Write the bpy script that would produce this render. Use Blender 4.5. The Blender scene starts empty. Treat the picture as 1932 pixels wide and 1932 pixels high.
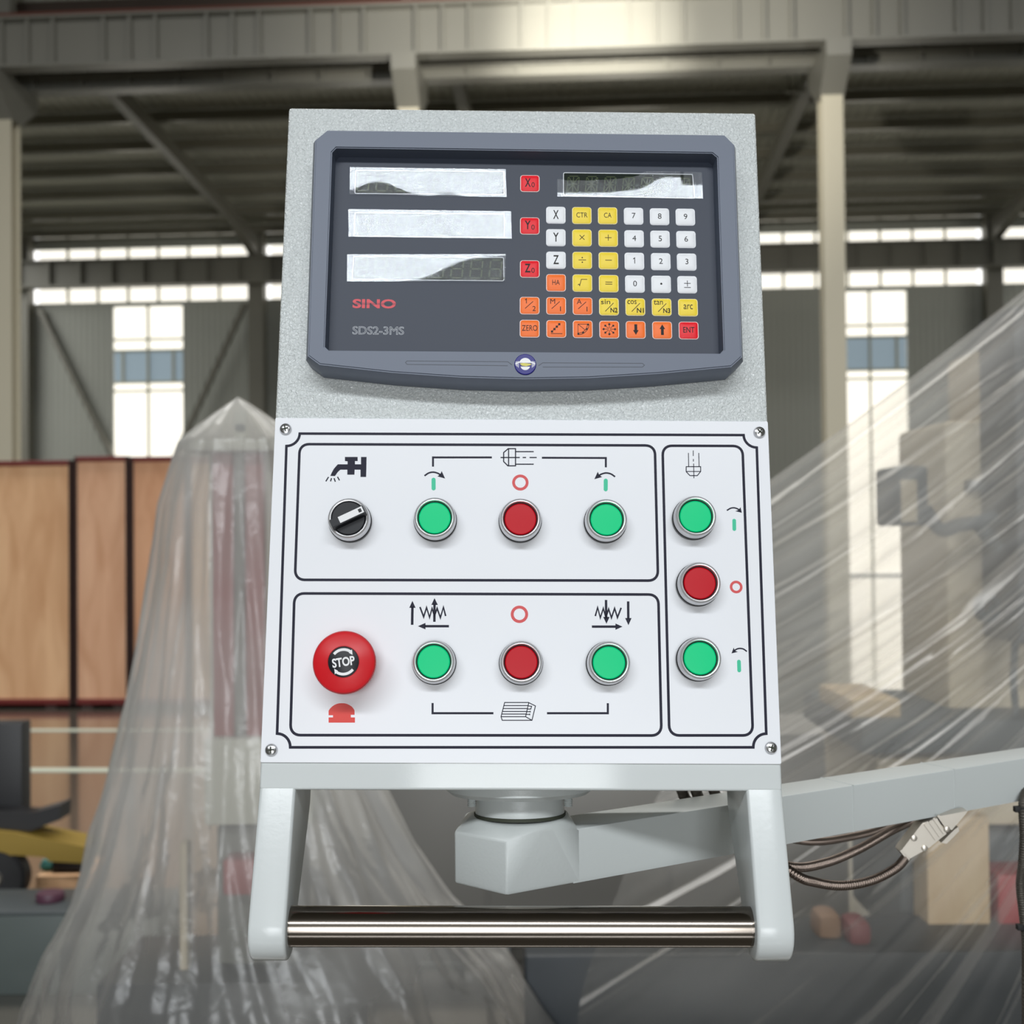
import bpy, bmesh, math, random
from mathutils import Matrix, Vector, noise
random.seed(7)
C = bpy.context.scene.collection
SC = bpy.context.scene
PI = math.pi
R = math.radians

# ------------------------------------------------------------------ camera
F_PX, CX, CY = 2285.0, 966.0, 966.0
CAM = Matrix.Translation((0, 0, 1.5)) @ Matrix.Rotation(R(91.0), 4, 'X') @ Matrix.Rotation(R(-0.55), 4, 'Z')
cd = bpy.data.cameras.new('camera')
cam = bpy.data.objects.new('camera', cd)
C.objects.link(cam)
cam.matrix_world = CAM
cd.sensor_width = 36.0
cd.lens = 36.0 * F_PX / 1932.0
cd.clip_start, cd.clip_end = 0.02, 400
cd.dof.use_dof = True
cd.dof.focus_distance = 0.83
cd.dof.aperture_fstop = 9.5
SC.camera = cam

# ------------------------------------------------------------------ colour management, world, lights
SC.view_settings.view_transform = 'Standard'
SC.view_settings.look = 'None'
SC.view_settings.exposure = -0.14
SC.view_settings.gamma = 1.0
SC.view_settings.use_curve_mapping = False
SC.cycles.use_denoising = True
SC.cycles.max_bounces = 10
SC.cycles.diffuse_bounces = 3
SC.cycles.glossy_bounces = 4
SC.cycles.transparent_max_bounces = 16
SC.cycles.sample_clamp_indirect = 6.0
SC.cycles.caustics_reflective = False
SC.cycles.caustics_refractive = False

HALL = Matrix.Rotation(R(-3.3), 4, 'Z')        # the hall stands a little askew to the camera

w = bpy.data.worlds.new('sky')
SC.world = w
w.use_nodes = True
w.node_tree.nodes['Background'].inputs['Color'].default_value = (1.0, 0.99, 0.96, 1)
w.node_tree.nodes['Background'].inputs['Strength'].default_value = 2.2

def area_light(name, loc, sx, sy, power, col, rot=(0, 0, 0)):
    d = bpy.data.lights.new(name, 'AREA')
    d.shape = 'RECTANGLE'; d.size = sx; d.size_y = sy
    d.energy = power; d.color = col
    o = bpy.data.objects.new(name, d)
    C.objects.link(o)
    o.matrix_world = HALL @ Matrix.Translation(loc) @ Matrix.Rotation(rot[2], 4, 'Z') @ Matrix.Rotation(rot[0], 4, 'X')
    return o

area_light('skylight_rear', (0, -16.9, 13.7), 22, 2.9, 5900, (0.93, 0.97, 1.0))
area_light('skylight_mid', (0, 9.0, 13.7), 24, 3.0, 2500, (1.0, 0.98, 0.94))
for sx_ in (-22.5, 22.5):
    area_light('far_bay_fill', (sx_, 31.5, 11.6), 6, 12, 1300, (1.0, 1.0, 0.97))  # fill lights added out of view to lift the dark far wall
area_light('gate_daylight', (2.0, -23.5, 3.2), 9, 6, 2100, (0.94, 0.97, 1.0), (R(90), 0, 0))
def spot(name, power, size):
    d = bpy.data.lights.new(name, 'SPOT')
    d.energy = power; d.color = (1.0, 0.95, 0.84); d.spot_size = R(size); d.spot_blend = 1.0; d.shadow_soft_size = 0.18
    o = bpy.data.objects.new(name, d); C.objects.link(o)
    o.matrix_world = HALL @ Matrix.Translation((0.25, 14.0, 8.0)) @ Matrix.Rotation(R(107), 4, 'X')
spot('girder_highlight_flood', 3600, 80)              # unseen lamp pair added for the bright patch on the girders: flood and narrow beam
spot('girder_highlight_beam', 9000, 27)

# ------------------------------------------------------------------ pixel helpers (rays of the photograph into the place)
CAMI = CAM.to_3x3()
def ray(px, py):
    return (CAMI @ Vector(((px - CX) / F_PX, -(py - CY) / F_PX, -1.0)))
ORG = Vector((0, 0, 1.5))
def W(px, py, Y):
    d = ray(px, py)
    return ORG + d * (Y / d.y)
def WZ(px, py, z):
    d = ray(px, py)
    return ORG + d * ((z - 1.5) / d.z)
HI = HALL.inverted()
HI3 = HI.to_3x3()
def HP(px, py, Y):                                # point of the hall plane y = Y, in hall coordinates
    d = HI3 @ ray(px, py); o = HI @ ORG
    return o + d * ((Y - o.y) / d.y)
def HF(px, py, z=0.0):
    d = HI3 @ ray(px, py); o = HI @ ORG
    return o + d * ((z - o.z) / d.z)

RX, RY, RZ, PT = -0.1982, 0.0147, -0.0064, (0.0066, -0.1711, -0.8246)   # pose of the console's front face
PAN = CAM @ Matrix.Translation(PT) @ Matrix.Rotation(RZ, 4, 'Z') @ Matrix.Rotation(RY, 4, 'Y') @ Matrix.Rotation(RX, 4, 'X')
PANI = PAN.inverted()
def L(px, py, h=0.0):                             # photograph -> console face coordinates (u right, v up) at height h
    d = PANI.to_3x3() @ ray(px, py); o = PANI @ ORG
    p = o + d * ((h - o.z) / d.z)
    return (p.x, p.y)
def LL(pts, h=0.0):
    return [L(x, y, h) for x, y in pts]
def pxm(px, py, h=0.0):
    a = L(px - 5, py, h); b = L(px + 5, py, h)
    return (b[0] - a[0]) / 10

# ------------------------------------------------------------------ materials
def lin(c):
    return tuple(((v / 255) / 12.92 if v / 255 <= 0.04045 else (((v / 255) + 0.055) / 1.055) ** 2.4) for v in c)

def mat(name, rgb, rough=0.5, metal=0.0, spec=0.5, bump=None, vary=None, coat=0.0, emis=0.0, aniso=None):
    m = bpy.data.materials.new(name)
    m.use_nodes = True
    nt = m.node_tree
    b = nt.nodes['Principled BSDF']
    col = (*lin(rgb), 1)
    b.inputs['Base Color'].default_value = col
    b.inputs['Roughness'].default_value = rough
    b.inputs['Metallic'].default_value = metal
    b.inputs['Specular IOR Level'].default_value = spec
    b.inputs['Coat Weight'].default_value = coat
    b.inputs['Coat Roughness'].default_value = 0.08
    if emis:
        b.inputs['Emission Color'].default_value = col
        b.inputs['Emission Strength'].default_value = emis
    tc = None
    if bump or vary:
        tc = nt.nodes.new('ShaderNodeTexCoord')
    if vary:                                       # (scale, amount, (sx,sy,sz))
        mp = nt.nodes.new('ShaderNodeMapping'); mp.inputs['Scale'].default_value = vary[2]
        nt.links.new(tc.outputs['Object'], mp.inputs['Vector'])
        n = nt.nodes.new('ShaderNodeTexNoise'); n.inputs['Scale'].default_value = vary[0]; n.inputs['Detail'].default_value = 5
        nt.links.new(mp.outputs[0], n.inputs['Vector'])
        mx = nt.nodes.new('ShaderNodeMix'); mx.data_type = 'RGBA'
        rp = nt.nodes.new('ShaderNodeMapRange')
        rp.inputs['From Min'].default_value = 0.3; rp.inputs['From Max'].default_value = 0.7
        nt.links.new(n.outputs['Fac'], rp.inputs['Value'])
        nt.links.new(rp.outputs[0], mx.inputs['Factor'])
        a = vary[1]
        mx.inputs['A'].default_value = tuple(max(0, c * (1 - a)) for c in col[:3]) + (1,)
        mx.inputs['B'].default_value = tuple(min(1, c * (1 + a)) for c in col[:3]) + (1,)
        nt.links.new(mx.outputs['Result'], b.inputs['Base Color'])
    if bump:                                       # (scale, strength, distance)
        n = nt.nodes.new('ShaderNodeTexNoise'); n.inputs['Scale'].default_value = bump[0]; n.inputs['Detail'].default_value = 3
        nt.links.new(tc.outputs['Object'], n.inputs['Vector'])
        bp = nt.nodes.new('ShaderNodeBump'); bp.inputs['Strength'].default_value = bump[1]; bp.inputs['Distance'].default_value = bump[2]
        nt.links.new(n.outputs['Fac'], bp.inputs['Height'])
        nt.links.new(bp.outputs[0], b.inputs['Normal'])
    return m

def hammer_paint():                                # orange-peel enamel, smoother on the console's lower strip
    m = mat('hammered_enamel', (216, 221, 221), 0.11, 0, 0.5)
    nt = m.node_tree; b = nt.nodes['Principled BSDF']
    tc = nt.nodes.new('ShaderNodeTexCoord')
    n = nt.nodes.new('ShaderNodeTexNoise'); n.inputs['Scale'].default_value = 520; n.inputs['Detail'].default_value = 2
    n.inputs['Distortion'].default_value = 0.6
    nt.links.new(tc.outputs['Object'], n.inputs['Vector'])
    sx = nt.nodes.new('ShaderNodeSeparateXYZ'); nt.links.new(tc.outputs['Object'], sx.inputs[0])
    rp = nt.nodes.new('ShaderNodeMapRange')
    rp.inputs['From Min'].default_value = 0.10; rp.inputs['From Max'].default_value = 0.20
    rp.inputs['To Min'].default_value = 0.012; rp.inputs['To Max'].default_value = 1.0
    nt.links.new(sx.outputs['Y'], rp.inputs['Value'])
    bp = nt.nodes.new('ShaderNodeBump'); bp.inputs['Distance'].default_value = 0.0017
    nt.links.new(rp.outputs[0], bp.inputs['Strength'])
    nt.links.new(n.outputs['Fac'], bp.inputs['Height'])
    nt.links.new(bp.outputs[0], b.inputs['Normal'])
    return m

def film_mat(name, haze, bumps=14.0, tint=(0.97, 0.95, 0.91), edge=0.45, bst=0.25, gloss=0.20, shine=0.8, zr=(0.5, 1.05, 0.35)):   # clear polythene: see-through, a little milky, glossy
    m = bpy.data.materials.new(name); m.use_nodes = True
    nt = m.node_tree; nt.nodes.clear()
    N = nt.nodes.new; K = nt.links.new
    out = N('ShaderNodeOutputMaterial')
    tr = N('ShaderNodeBsdfTransparent'); tr.inputs[0].default_value = (*tint, 1)
    df = N('ShaderNodeBsdfDiffuse'); df.inputs[0].default_value = (0.86, 0.85, 0.83, 1)
    tl = N('ShaderNodeBsdfTranslucent'); tl.inputs[0].default_value = (0.86, 0.84, 0.80, 1)
    hz = N('ShaderNodeMixShader'); hz.inputs[0].default_value = 0.45
    K(df.outputs[0], hz.inputs[1]); K(tl.outputs[0], hz.inputs[2])
    tc = N('ShaderNodeTexCoord')
    n = N('ShaderNodeTexNoise'); n.inputs['Scale'].default_value = bumps; n.inputs['Detail'].default_value = 5; n.inputs['Distortion'].default_value = 1.2
    K(tc.outputs['Object'], n.inputs['Vector'])
    bp = N('ShaderNodeBump'); bp.inputs['Strength'].default_value = bst; bp.inputs['Distance'].default_value = 0.02
    K(n.outputs['Fac'], bp.inputs['Height'])
    lw = N('ShaderNodeLayerWeight'); lw.inputs['Blend'].default_value = 0.35
    pw = N('ShaderNodeMath'); pw.operation = 'POWER'; pw.inputs[1].default_value = 2.0
    K(lw.outputs['Facing'], pw.inputs[0])
    ma = N('ShaderNodeMath'); ma.operation = 'MULTIPLY_ADD'; ma.inputs[1].default_value = edge; ma.inputs[2].default_value = haze
    ma.use_clamp = True
    K(pw.outputs[0], ma.inputs[0])
    n2 = N('ShaderNodeTexNoise'); n2.inputs['Scale'].default_value = 1.7; n2.inputs['Detail'].default_value = 3
    K(tc.outputs['Object'], n2.inputs['Vector'])
    r2 = N('ShaderNodeMapRange'); r2.inputs['From Min'].default_value = 0.35; r2.inputs['From Max'].default_value = 0.65
    r2.inputs['To Min'].default_value = haze * 0.65; r2.inputs['To Max'].default_value = haze * 1.25
    K(n2.outputs['Fac'], r2.inputs['Value'])
    sz = N('ShaderNodeSeparateXYZ'); K(tc.outputs['Object'], sz.inputs[0])     # less haze lower down: dimmer light there painted in, besides fewer layers
    r3 = N('ShaderNodeMapRange'); r3.inputs['From Min'].default_value = zr[0]; r3.inputs['From Max'].default_value = zr[1]
    r3.inputs['To Min'].default_value = zr[2]; r3.inputs['To Max'].default_value = 1.0
    K(sz.outputs['Z'], r3.inputs['Value'])
    haze_fade = N('ShaderNodeMath'); haze_fade.operation = 'MULTIPLY'; K(r2.outputs[0], haze_fade.inputs[0]); K(r3.outputs[0], haze_fade.inputs[1])
    K(haze_fade.outputs[0], ma.inputs[2])
    m1 = N('ShaderNodeMixShader'); K(ma.outputs[0], m1.inputs[0]); K(tr.outputs[0], m1.inputs[1]); K(hz.outputs[0], m1.inputs[2])
    gl = N('ShaderNodeBsdfGlossy'); gl.inputs['Roughness'].default_value = gloss; gl.inputs[0].default_value = (1, 1, 1, 1)
    K(bp.outputs[0], gl.inputs['Normal'])
    fr = N('ShaderNodeFresnel'); fr.inputs[0].default_value = 1.5; K(bp.outputs[0], fr.inputs['Normal'])
    fm = N('ShaderNodeMath'); fm.operation = 'MULTIPLY'; fm.inputs[1].default_value = shine; K(fr.outputs[0], fm.inputs[0])
    m2 = N('ShaderNodeMixShader'); K(fm.outputs[0], m2.inputs[0]); K(m1.outputs[0], m2.inputs[1]); K(gl.outputs[0], m2.inputs[2])
    K(m2.outputs[0], out.inputs[0])
    return m

def ribbed(name, rgb, pitch, depth, axis, rough=0.55):       # profiled steel sheet: fine trapezoid ribs
    m = mat(name, rgb, rough, 0, 0.4)
    nt = m.node_tree; b = nt.nodes['Principled BSDF']
    tc = nt.nodes.new('ShaderNodeTexCoord')
    wv = nt.nodes.new('ShaderNodeTexWave'); wv.bands_direction = axis; wv.inputs['Scale'].default_value = 1.0 / pitch * 0.314
    nt.links.new(tc.outputs['Object'], wv.inputs['Vector'])
    bp = nt.nodes.new('ShaderNodeBump'); bp.inputs['Strength'].default_value = 0.8; bp.inputs['Distance'].default_value = depth
    nt.links.new(wv.outputs['Fac'], bp.inputs['Height']); nt.links.new(bp.outputs[0], b.inputs['Normal'])
    return m

def plywood(name, rgb):
    m = mat(name, rgb, 0.6, 0, 0.3)
    nt = m.node_tree; b = nt.nodes['Principled BSDF']
    tc = nt.nodes.new('ShaderNodeTexCoord')
    mp = nt.nodes.new('ShaderNodeMapping'); mp.inputs['Scale'].default_value = (2.6, 2.6, 0.55)
    nt.links.new(tc.outputs['Object'], mp.inputs[0])
    n = nt.nodes.new('ShaderNodeTexNoise'); n.inputs['Scale'].default_value = 2.2; n.inputs['Detail'].default_value = 6; n.inputs['Distortion'].default_value = 0.8
    nt.links.new(mp.outputs[0], n.inputs['Vector'])
    cr = nt.nodes.new('ShaderNodeValToRGB')
    a = lin(rgb)
    cr.color_ramp.elements[0].position = 0.28; cr.color_ramp.elements[0].color = (a[0] * 0.88, a[1] * 0.80, a[2] * 0.75, 1)
    cr.color_ramp.elements[1].position = 0.68; cr.color_ramp.elements[1].color = (min(1, a[0] * 1.15), a[1] * 1.2, a[2] * 1.25, 1)
    nt.links.new(n.outputs['Fac'], cr.inputs[0]); nt.links.new(cr.outputs[0], b.inputs['Base Color'])
    return m

M = dict(
    enamel=hammer_paint(),
    smooth=mat('smooth_enamel', (213, 218, 218), 0.25, 0, 0.5, bump=(260, 0.10, 0.0006)),
    armtop=mat('arm_enamel', (196, 201, 200), 0.38, 0, 0.5, bump=(420, 0.25, 0.0005)),
    plate=mat('white_plate', (236, 238, 243), 0.32, 0, 0.45, vary=(9, 0.012, (1, 1, 1))),
    ink=mat('dark_ink', (26, 26, 46), 0.5, 0, 0.2),
    inkred=mat('red_ink', (214, 70, 72), 0.5), inkgreen=mat('green_ink', (44, 196, 152), 0.5), stopred=mat('stop_red_ink', (222, 58, 48), 0.5),
    slate=mat('slate_plastic', (95, 104, 122), 0.42, 0, 0.5, bump=(900, 0.06, 0.0003)),
    membrane=mat('membrane', (52, 59, 74), 0.42, 0, 0.3),
    keyw=mat('key_white', (240, 242, 246), 0.4, 0, 0.3), keyy=mat('key_yellow', (248, 220, 66), 0.4, 0, 0.3), keyo=mat('key_orange', (255, 122, 50), 0.4, 0, 0.3), keyr=mat('key_red', (238, 26, 42), 0.4, 0, 0.3),
    keyrim=mat('key_rim', (240, 216, 210), 0.35), keyrimw=mat('key_rim_white', (228, 230, 236), 0.35), keyrimy=mat('key_rim_yellow', (244, 232, 168), 0.35),
    legend=mat('legend', (38, 33, 34), 0.5, 0, 0.2),
    lcd=mat('display_glass', (20, 30, 22), 0.5, 0, 0.1), seg=mat('unlit_segment', (76, 86, 60), 0.6, 0, 0.1), rimw=mat('window_line', (220, 224, 230), 0.4),
    logored=mat('logo_red', (214, 40, 58), 0.4), logopale=mat('logo_pale', (222, 190, 196), 0.4), silver=mat('silver_print', (196, 200, 208), 0.4),
    blue=mat('badge_blue', (30, 26, 126), 0.3, 0, 0.3), yel=mat('badge_yellow', (206, 196, 60), 0.3), white=mat('badge_white', (236, 236, 238), 0.3),
    chrome=mat('satin_aluminium', (226, 226, 228), 0.42, 0.75), steel=mat('polished_steel', (138, 130, 122), 0.15, 1.0, bump=(60, 0.02, 0.0003)),
    screw=mat('zinc_screw', (190, 190, 192), 0.25, 1.0), dark=mat('black_plastic', (18, 19, 22), 0.4, 0, 0.3), knob=mat('knob_black', (20, 23, 30), 0.4, 0, 0.3),
    green=mat('green_cap', (2, 214, 138), 0.4, 0, 0.2), red=mat('red_cap', (196, 14, 32), 0.4, 0, 0.2), stop=mat('stop_cap', (212, 20, 32), 0.36),
    conduit=mat('conduit_metal', (120, 108, 100), 0.3, 1.0), braid=mat('cable_braid', (88, 84, 78), 0.5, 0.6, bump=(900, 0.5, 0.001)), nickel=mat('nickel', (206, 199, 188), 0.36, 0.7),
    crack=mat('seam_and_shade', (52, 56, 44), 0.7), rubber=mat('rubber', (24, 24, 25), 0.7),
)
FILM = film_mat('polythene', 0.60, bst=0.2, gloss=0.22, shine=0.7, zr=(0.42, 0.95, 0.22))
FILM2 = film_mat('polythene_heavy', 0.34, 5.0, edge=0.24, bst=0.05, gloss=0.36, shine=0.20, zr=(0.62, 1.0, 0.12))

# ------------------------------------------------------------------ mesh helpers
def link(o, parent=None, mtx=None):
    C.objects.link(o)
    if parent is not None:
        o.parent = parent
    if mtx is not None:
        o.matrix_local = mtx
    return o
def mesh(name, bm, m, sharp=35):
    me = bpy.data.meshes.new(name)
    bmesh.ops.recalc_face_normals(bm, faces=bm.faces)
    bm.to_mesh(me); bm.free()
    me.materials.append(m)
    if sharp:
        for p in me.polygons: p.use_smooth = True
        me.set_sharp_from_angle(angle=R(sharp))
    return me
def obj(name, bm, m, parent=None, mtx=None, sharp=35, label=None):
    o = link(bpy.data.objects.new(name, mesh(name, bm, m, sharp)), parent, mtx)
    if label: o['label'] = label
    return o
def tag(o, label, cat, group=None, kind=None):
    o['label'] = label
    o['category'] = cat
    if group: o['group'] = group
    if kind: o['kind'] = kind
    return o
def thing(name, label, cat, mtx=Matrix(), group=None):
    o = bpy.data.objects.new(name, None); C.objects.link(o)
    o.empty_display_size = 0.05
    o.matrix_world = mtx
    return tag(o, label, cat, group)
def struct(name, bm, m, label, parent=None, hall=True, sharp=0):
    o = obj(name, bm, m, parent, None if parent else (HALL if hall else None), sharp)
    if not parent:
        o['kind'] = 'structure'; o['label'] = label
    return o
def toloc(o, bm):                                          # world -> the thing's own coordinates
    inv = o.matrix_world.inverted()
    for v in bm.verts: v.co = inv @ v.co
    return bm
def BM(): return bmesh.new()
def box(bm, a, b, bevel=0.0, seg=2, mtx=None):
    a, b = Vector(a), Vector(b)
    vs = [bm.verts.new((x, y, z)) for x in (a.x, b.x) for y in (a.y, b.y) for z in (a.z, b.z)]
    fs = [bm.faces.new([vs[i] for i in f]) for f in ((0, 1, 3, 2), (4, 6, 7, 5), (0, 4, 5, 1), (2, 3, 7, 6), (0, 2, 6, 4), (1, 5, 7, 3))]
    bmesh.ops.recalc_face_normals(bm, faces=fs)
    if mtx is not None:
        for v in vs: v.co = mtx @ v.co
    if bevel:
        es = list({e for f in fs for e in f.edges})
        bmesh.ops.bevel(bm, geom=es, offset=bevel, segments=seg, affect='EDGES', profile=0.5)
    return bm
def prism(bm, pts, z0, z1, bevel=0.0, seg=2):
    n = len(pts)
    lo = [bm.verts.new((p[0], p[1], z0)) for p in pts]; hi = [bm.verts.new((p[0], p[1], z1)) for p in pts]
    top = bm.faces.new(hi); fs = [top, bm.faces.new(lo[::-1])]
    for i in range(n):
        fs.append(bm.faces.new((lo[i], lo[(i + 1) % n], hi[(i + 1) % n], hi[i])))
    bmesh.ops.recalc_face_normals(bm, faces=fs)
    if bevel:
        bmesh.ops.bevel(bm, geom=list(top.edges), offset=bevel, segments=seg, affect='EDGES', profile=0.5)
    return bm
def lathe(bm, prof, seg=48, c=(0, 0, 0), mtx=None, cap0=True, cap1=True):
    rings = []
    for r, z in prof:
        if r <= 1e-9:
            rings.append([bm.verts.new((c[0], c[1], c[2] + z))])
        else:
            rings.append([bm.verts.new((c[0] + r * math.cos(2 * PI * i / seg), c[1] + r * math.sin(2 * PI * i / seg), c[2] + z)) for i in range(seg)])
    fs = []
    for a, b in zip(rings, rings[1:]):
        for i in range(seg):
            j = (i + 1) % seg
            if len(a) == 1 and len(b) == 1: break
            if len(a) == 1: fs.append(bm.faces.new((a[0], b[i], b[j])))
            elif len(b) == 1: fs.append(bm.faces.new((a[i], a[j], b[0])))
            else: fs.append(bm.faces.new((a[i], a[j], b[j], b[i])))
    if cap0 and len(rings[0]) > 1: bm.faces.new(rings[0][::-1])
    if cap1 and len(rings[-1]) > 1: bm.faces.new(rings[-1])
    if mtx is not None:
        for r in rings:
            for v in r: v.co = mtx @ v.co
    return bm
def tube(bm, pts, rad, seg=12, caps=True):
    pts = [Vector(p) for p in pts]
    n = len(pts)
    rad = rad if callable(rad) else (lambda i, r=rad: r)
    up = None; rings = []
    for i in range(n):
        t = (pts[min(i + 1, n - 1)] - pts[max(i - 1, 0)]).normalized()
        if up is None:
            up = t.orthogonal().normalized()
        up = (up - t * up.dot(t)).normalized()
        s = t.cross(up)
        rings.append([bm.verts.new(pts[i] + (up * math.cos(2 * PI * k / seg) + s * math.sin(2 * PI * k / seg)) * rad(i)) for k in range(seg)])
    for a, b in zip(rings, rings[1:]):
        for k in range(seg):
            bm.faces.new((a[k], a[(k + 1) % seg], b[(k + 1) % seg], b[k]))
    if caps:
        bm.faces.new(rings[0][::-1]); bm.faces.new(rings[-1])
    return bm
def smooth_path(pts, n):                                      # Catmull-Rom through pts
    pts = [Vector(p) for p in pts]
    P = [pts[0] * 2 - pts[1]] + pts + [pts[-1] * 2 - pts[-2]]
    out = []
    m = len(pts) - 1
    for i in range(n + 1):
        t = i / n * m; k = min(int(t), m - 1); t -= k
        a, b, c, d = P[k:k + 4]
        out.append(0.5 * ((2 * b) + (c - a) * t + (2 * a - 5 * b + 4 * c - d) * t * t + (3 * b - a - 3 * c + d) * t ** 3))
    return out
def stroke(bm, pts, wd, z0, z1, closed=False):
    pts = [Vector(p[:2]) for p in pts]
    n = len(pts); Lf, Rt = [], []
    for i in range(n):
        p = pts[i]
        a = pts[i - 1] if (i > 0 or closed) else None
        b = pts[(i + 1) % n] if (i < n - 1 or closed) else None
        d1 = (p - a).normalized() if a is not None else None
        d2 = (b - p).normalized() if b is not None else None
        if d1 is None: d1 = d2
        if d2 is None: d2 = d1
        t = (d1 + d2)
        t = t.normalized() if t.length > 1e-6 else d1
        nn = Vector((-t.y, t.x)); k = max(0.35, nn.dot(Vector((-d1.y, d1.x))))
        Lf.append(p + nn * wd / 2 / k); Rt.append(p - nn * wd / 2 / k)
    v = [[bm.verts.new((q.x, q.y, z)) for q in s] for s in (Lf, Rt) for z in (z0, z1)]
    l0, l1, r0, r1 = v
    rng = range(n) if closed else range(n - 1)
    for i in rng:
        j = (i + 1) % n
        bm.faces.new((l1[i], l1[j], r1[j], r1[i])); bm.faces.new((l0[i], r0[i], r0[j], l0[j]))
        bm.faces.new((l0[i], l0[j], l1[j], l1[i])); bm.faces.new((r0[i], r1[i], r1[j], r0[j]))
    if not closed:
        for e in (0, n - 1):
            bm.faces.new((l0[e], l1[e], r1[e], r0[e]))
    return bm
def arc(cx, cy, r, a0, a1, n=10):
    return [(cx + r * math.cos(R(a0 + (a1 - a0) * i / n)), cy + r * math.sin(R(a0 + (a1 - a0) * i / n))) for i in range(n + 1)]
def rr(cx, cy, w_, h_, r, n=5):
    x, y = w_ / 2 - r, h_ / 2 - r
    return arc(cx + x, cy + y, r, 0, 90, n) + arc(cx - x, cy + y, r, 90, 180, n) + arc(cx - x, cy - y, r, 180, 270, n) + arc(cx + x, cy - y, r, 270, 360, n)
def rquad(q, r, n=6):                                          # quad with rounded corners, r in the quad's units
    out = []
    q = [Vector(p) for p in q]
    for i in range(4):
        p, a, b = q[i], q[i - 1], q[(i + 1) % 4]
        s = p + (a - p).normalized() * r; e = p + (b - p).normalized() * r
        for k in range(n + 1):
            t = k / n
            x = s.lerp(p, t).lerp(p.lerp(e, t), t) * 0.45 + (p + (s - p) * (1 - math.sin(t * PI / 2)) + (e - p) * (1 - math.cos(t * PI / 2))) * 0.55
            out.append((x.x, x.y))
    return out
def inset(pts, d):
    n = len(pts); P = [Vector(p) for p in pts]; out = []
    area = sum(P[i].x * P[(i + 1) % n].y - P[(i + 1) % n].x * P[i].y for i in range(n))
    s = 1 if area > 0 else -1
    for i in range(n):
        d1 = (P[i] - P[i - 1]).normalized(); d2 = (P[(i + 1) % n] - P[i]).normalized()
        n1 = Vector((-d1.y, d1.x)) * s; n2 = Vector((-d2.y, d2.x)) * s
        m = (n1 + n2).normalized()
        out.append(P[i] + m * d / max(0.4, m.dot(n1)))
    return [(p.x, p.y) for p in out]
def text_mesh(body, cx, cy, wd, ht, z, depth=0.00012, outline=0.0, rot=0.0, bold=0.0):
    cu = bpy.data.curves.new('lettering', 'FONT')
    cu.body = body; cu.size = 1.0; cu.resolution_u = 4
    if outline:
        cu.fill_mode = 'NONE'; cu.bevel_depth = outline; cu.bevel_resolution = 0
    else:
        cu.extrude = 0.01
    if bold: cu.offset = bold
    o = bpy.data.objects.new('lettering', cu)
    me = bpy.data.meshes.new_from_object(o)
    bpy.data.objects.remove(o)
    xs = [v.co.x for v in me.vertices]; ys = [v.co.y for v in me.vertices]; zs = [v.co.z for v in me.vertices]
    x0, x1, y0, y1, z0, z1 = min(xs), max(xs), min(ys), max(ys), min(zs), max(zs)
    sx = wd / (x1 - x0) if wd else ht / (y1 - y0)
    sy = ht / (y1 - y0) if ht else sx
    cr, sr = math.cos(rot), math.sin(rot)
    for v in me.vertices:
        x = (v.co.x - (x0 + x1) / 2) * sx; y = (v.co.y - (y0 + y1) / 2) * sy
        v.co = (cx + x * cr - y * sr, cy + x * sr + y * cr, z + (v.co.z - z0) / max(1e-9, z1 - z0) * depth)
    return me
def text(name, body, cx, cy, wd, ht, z, m, parent, **k):
    me = text_mesh(body, cx, cy, wd, ht, z, **k)
    me.materials.clear(); me.materials.append(m)
    return link(bpy.data.objects.new(name, me), parent)

# ================================================================== THE HALL
def wbox(bm, p0, p1, y0, y1):                                   # x,z from two hall points
    return box(bm, (min(p0[0], p1[0]), y0, min(p0[2], p1[2])), (max(p0[0], p1[0]), y1, max(p0[2], p1[2])))

m_floor = mat('epoxy_floor', (90, 86, 79), 0.16, 0, 0.9, vary=(0.6, 0.12, (1, 1, 1)), coat=0.8)
m_wall = ribbed('wall_sheet', (176, 178, 170), 0.20, 0.03, 'X')
m_wall2 = mat('wall_plain', (118, 116, 106), 0.7)
m_roof = ribbed('roof_sheet', (196, 196, 182), 0.25, 0.03, 'X', 0.6)
m_steel = mat('grey_steel_paint', (148, 147, 139), 0.35, 0, 0.5)
m_darksteel = mat('dark_steel_paint', (128, 126, 116), 0.45)
m_col = mat('column_paint', (226, 219, 197), 0.5)
m_purlin = mat('galvanised_purlin', (140, 137, 124), 0.28, 0.35)
m_rail = mat('rail_rust', (120, 70, 58), 0.6)
m_pane = mat('lit_polycarbonate', (255, 250, 238), 0.4, emis=1.25)
m_paneblue = mat('blue_glass', (140, 156, 166), 0.1, emis=0.75)
m_mull = mat('mullion', (196, 196, 178), 0.5)
m_line = mat('floor_line_paint', (205, 215, 200), 0.35)

YF, YC = 40.0, 23.0
f = struct('floor', box(BM(), (-27, -24.2, -0.2), (27, 40.4, 0)), m_floor, 'glossy brown-grey epoxy floor of the workshop')
for yy, hh in ((HF(100, 1378).y, 0.10), (HF(100, 1453).y, 0.12)):
    obj('floor_line', box(BM(), (-14, yy - hh / 2, 0.0), (3.2, yy + hh / 2, 0.004)), m_line, f, sharp=0)

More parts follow.
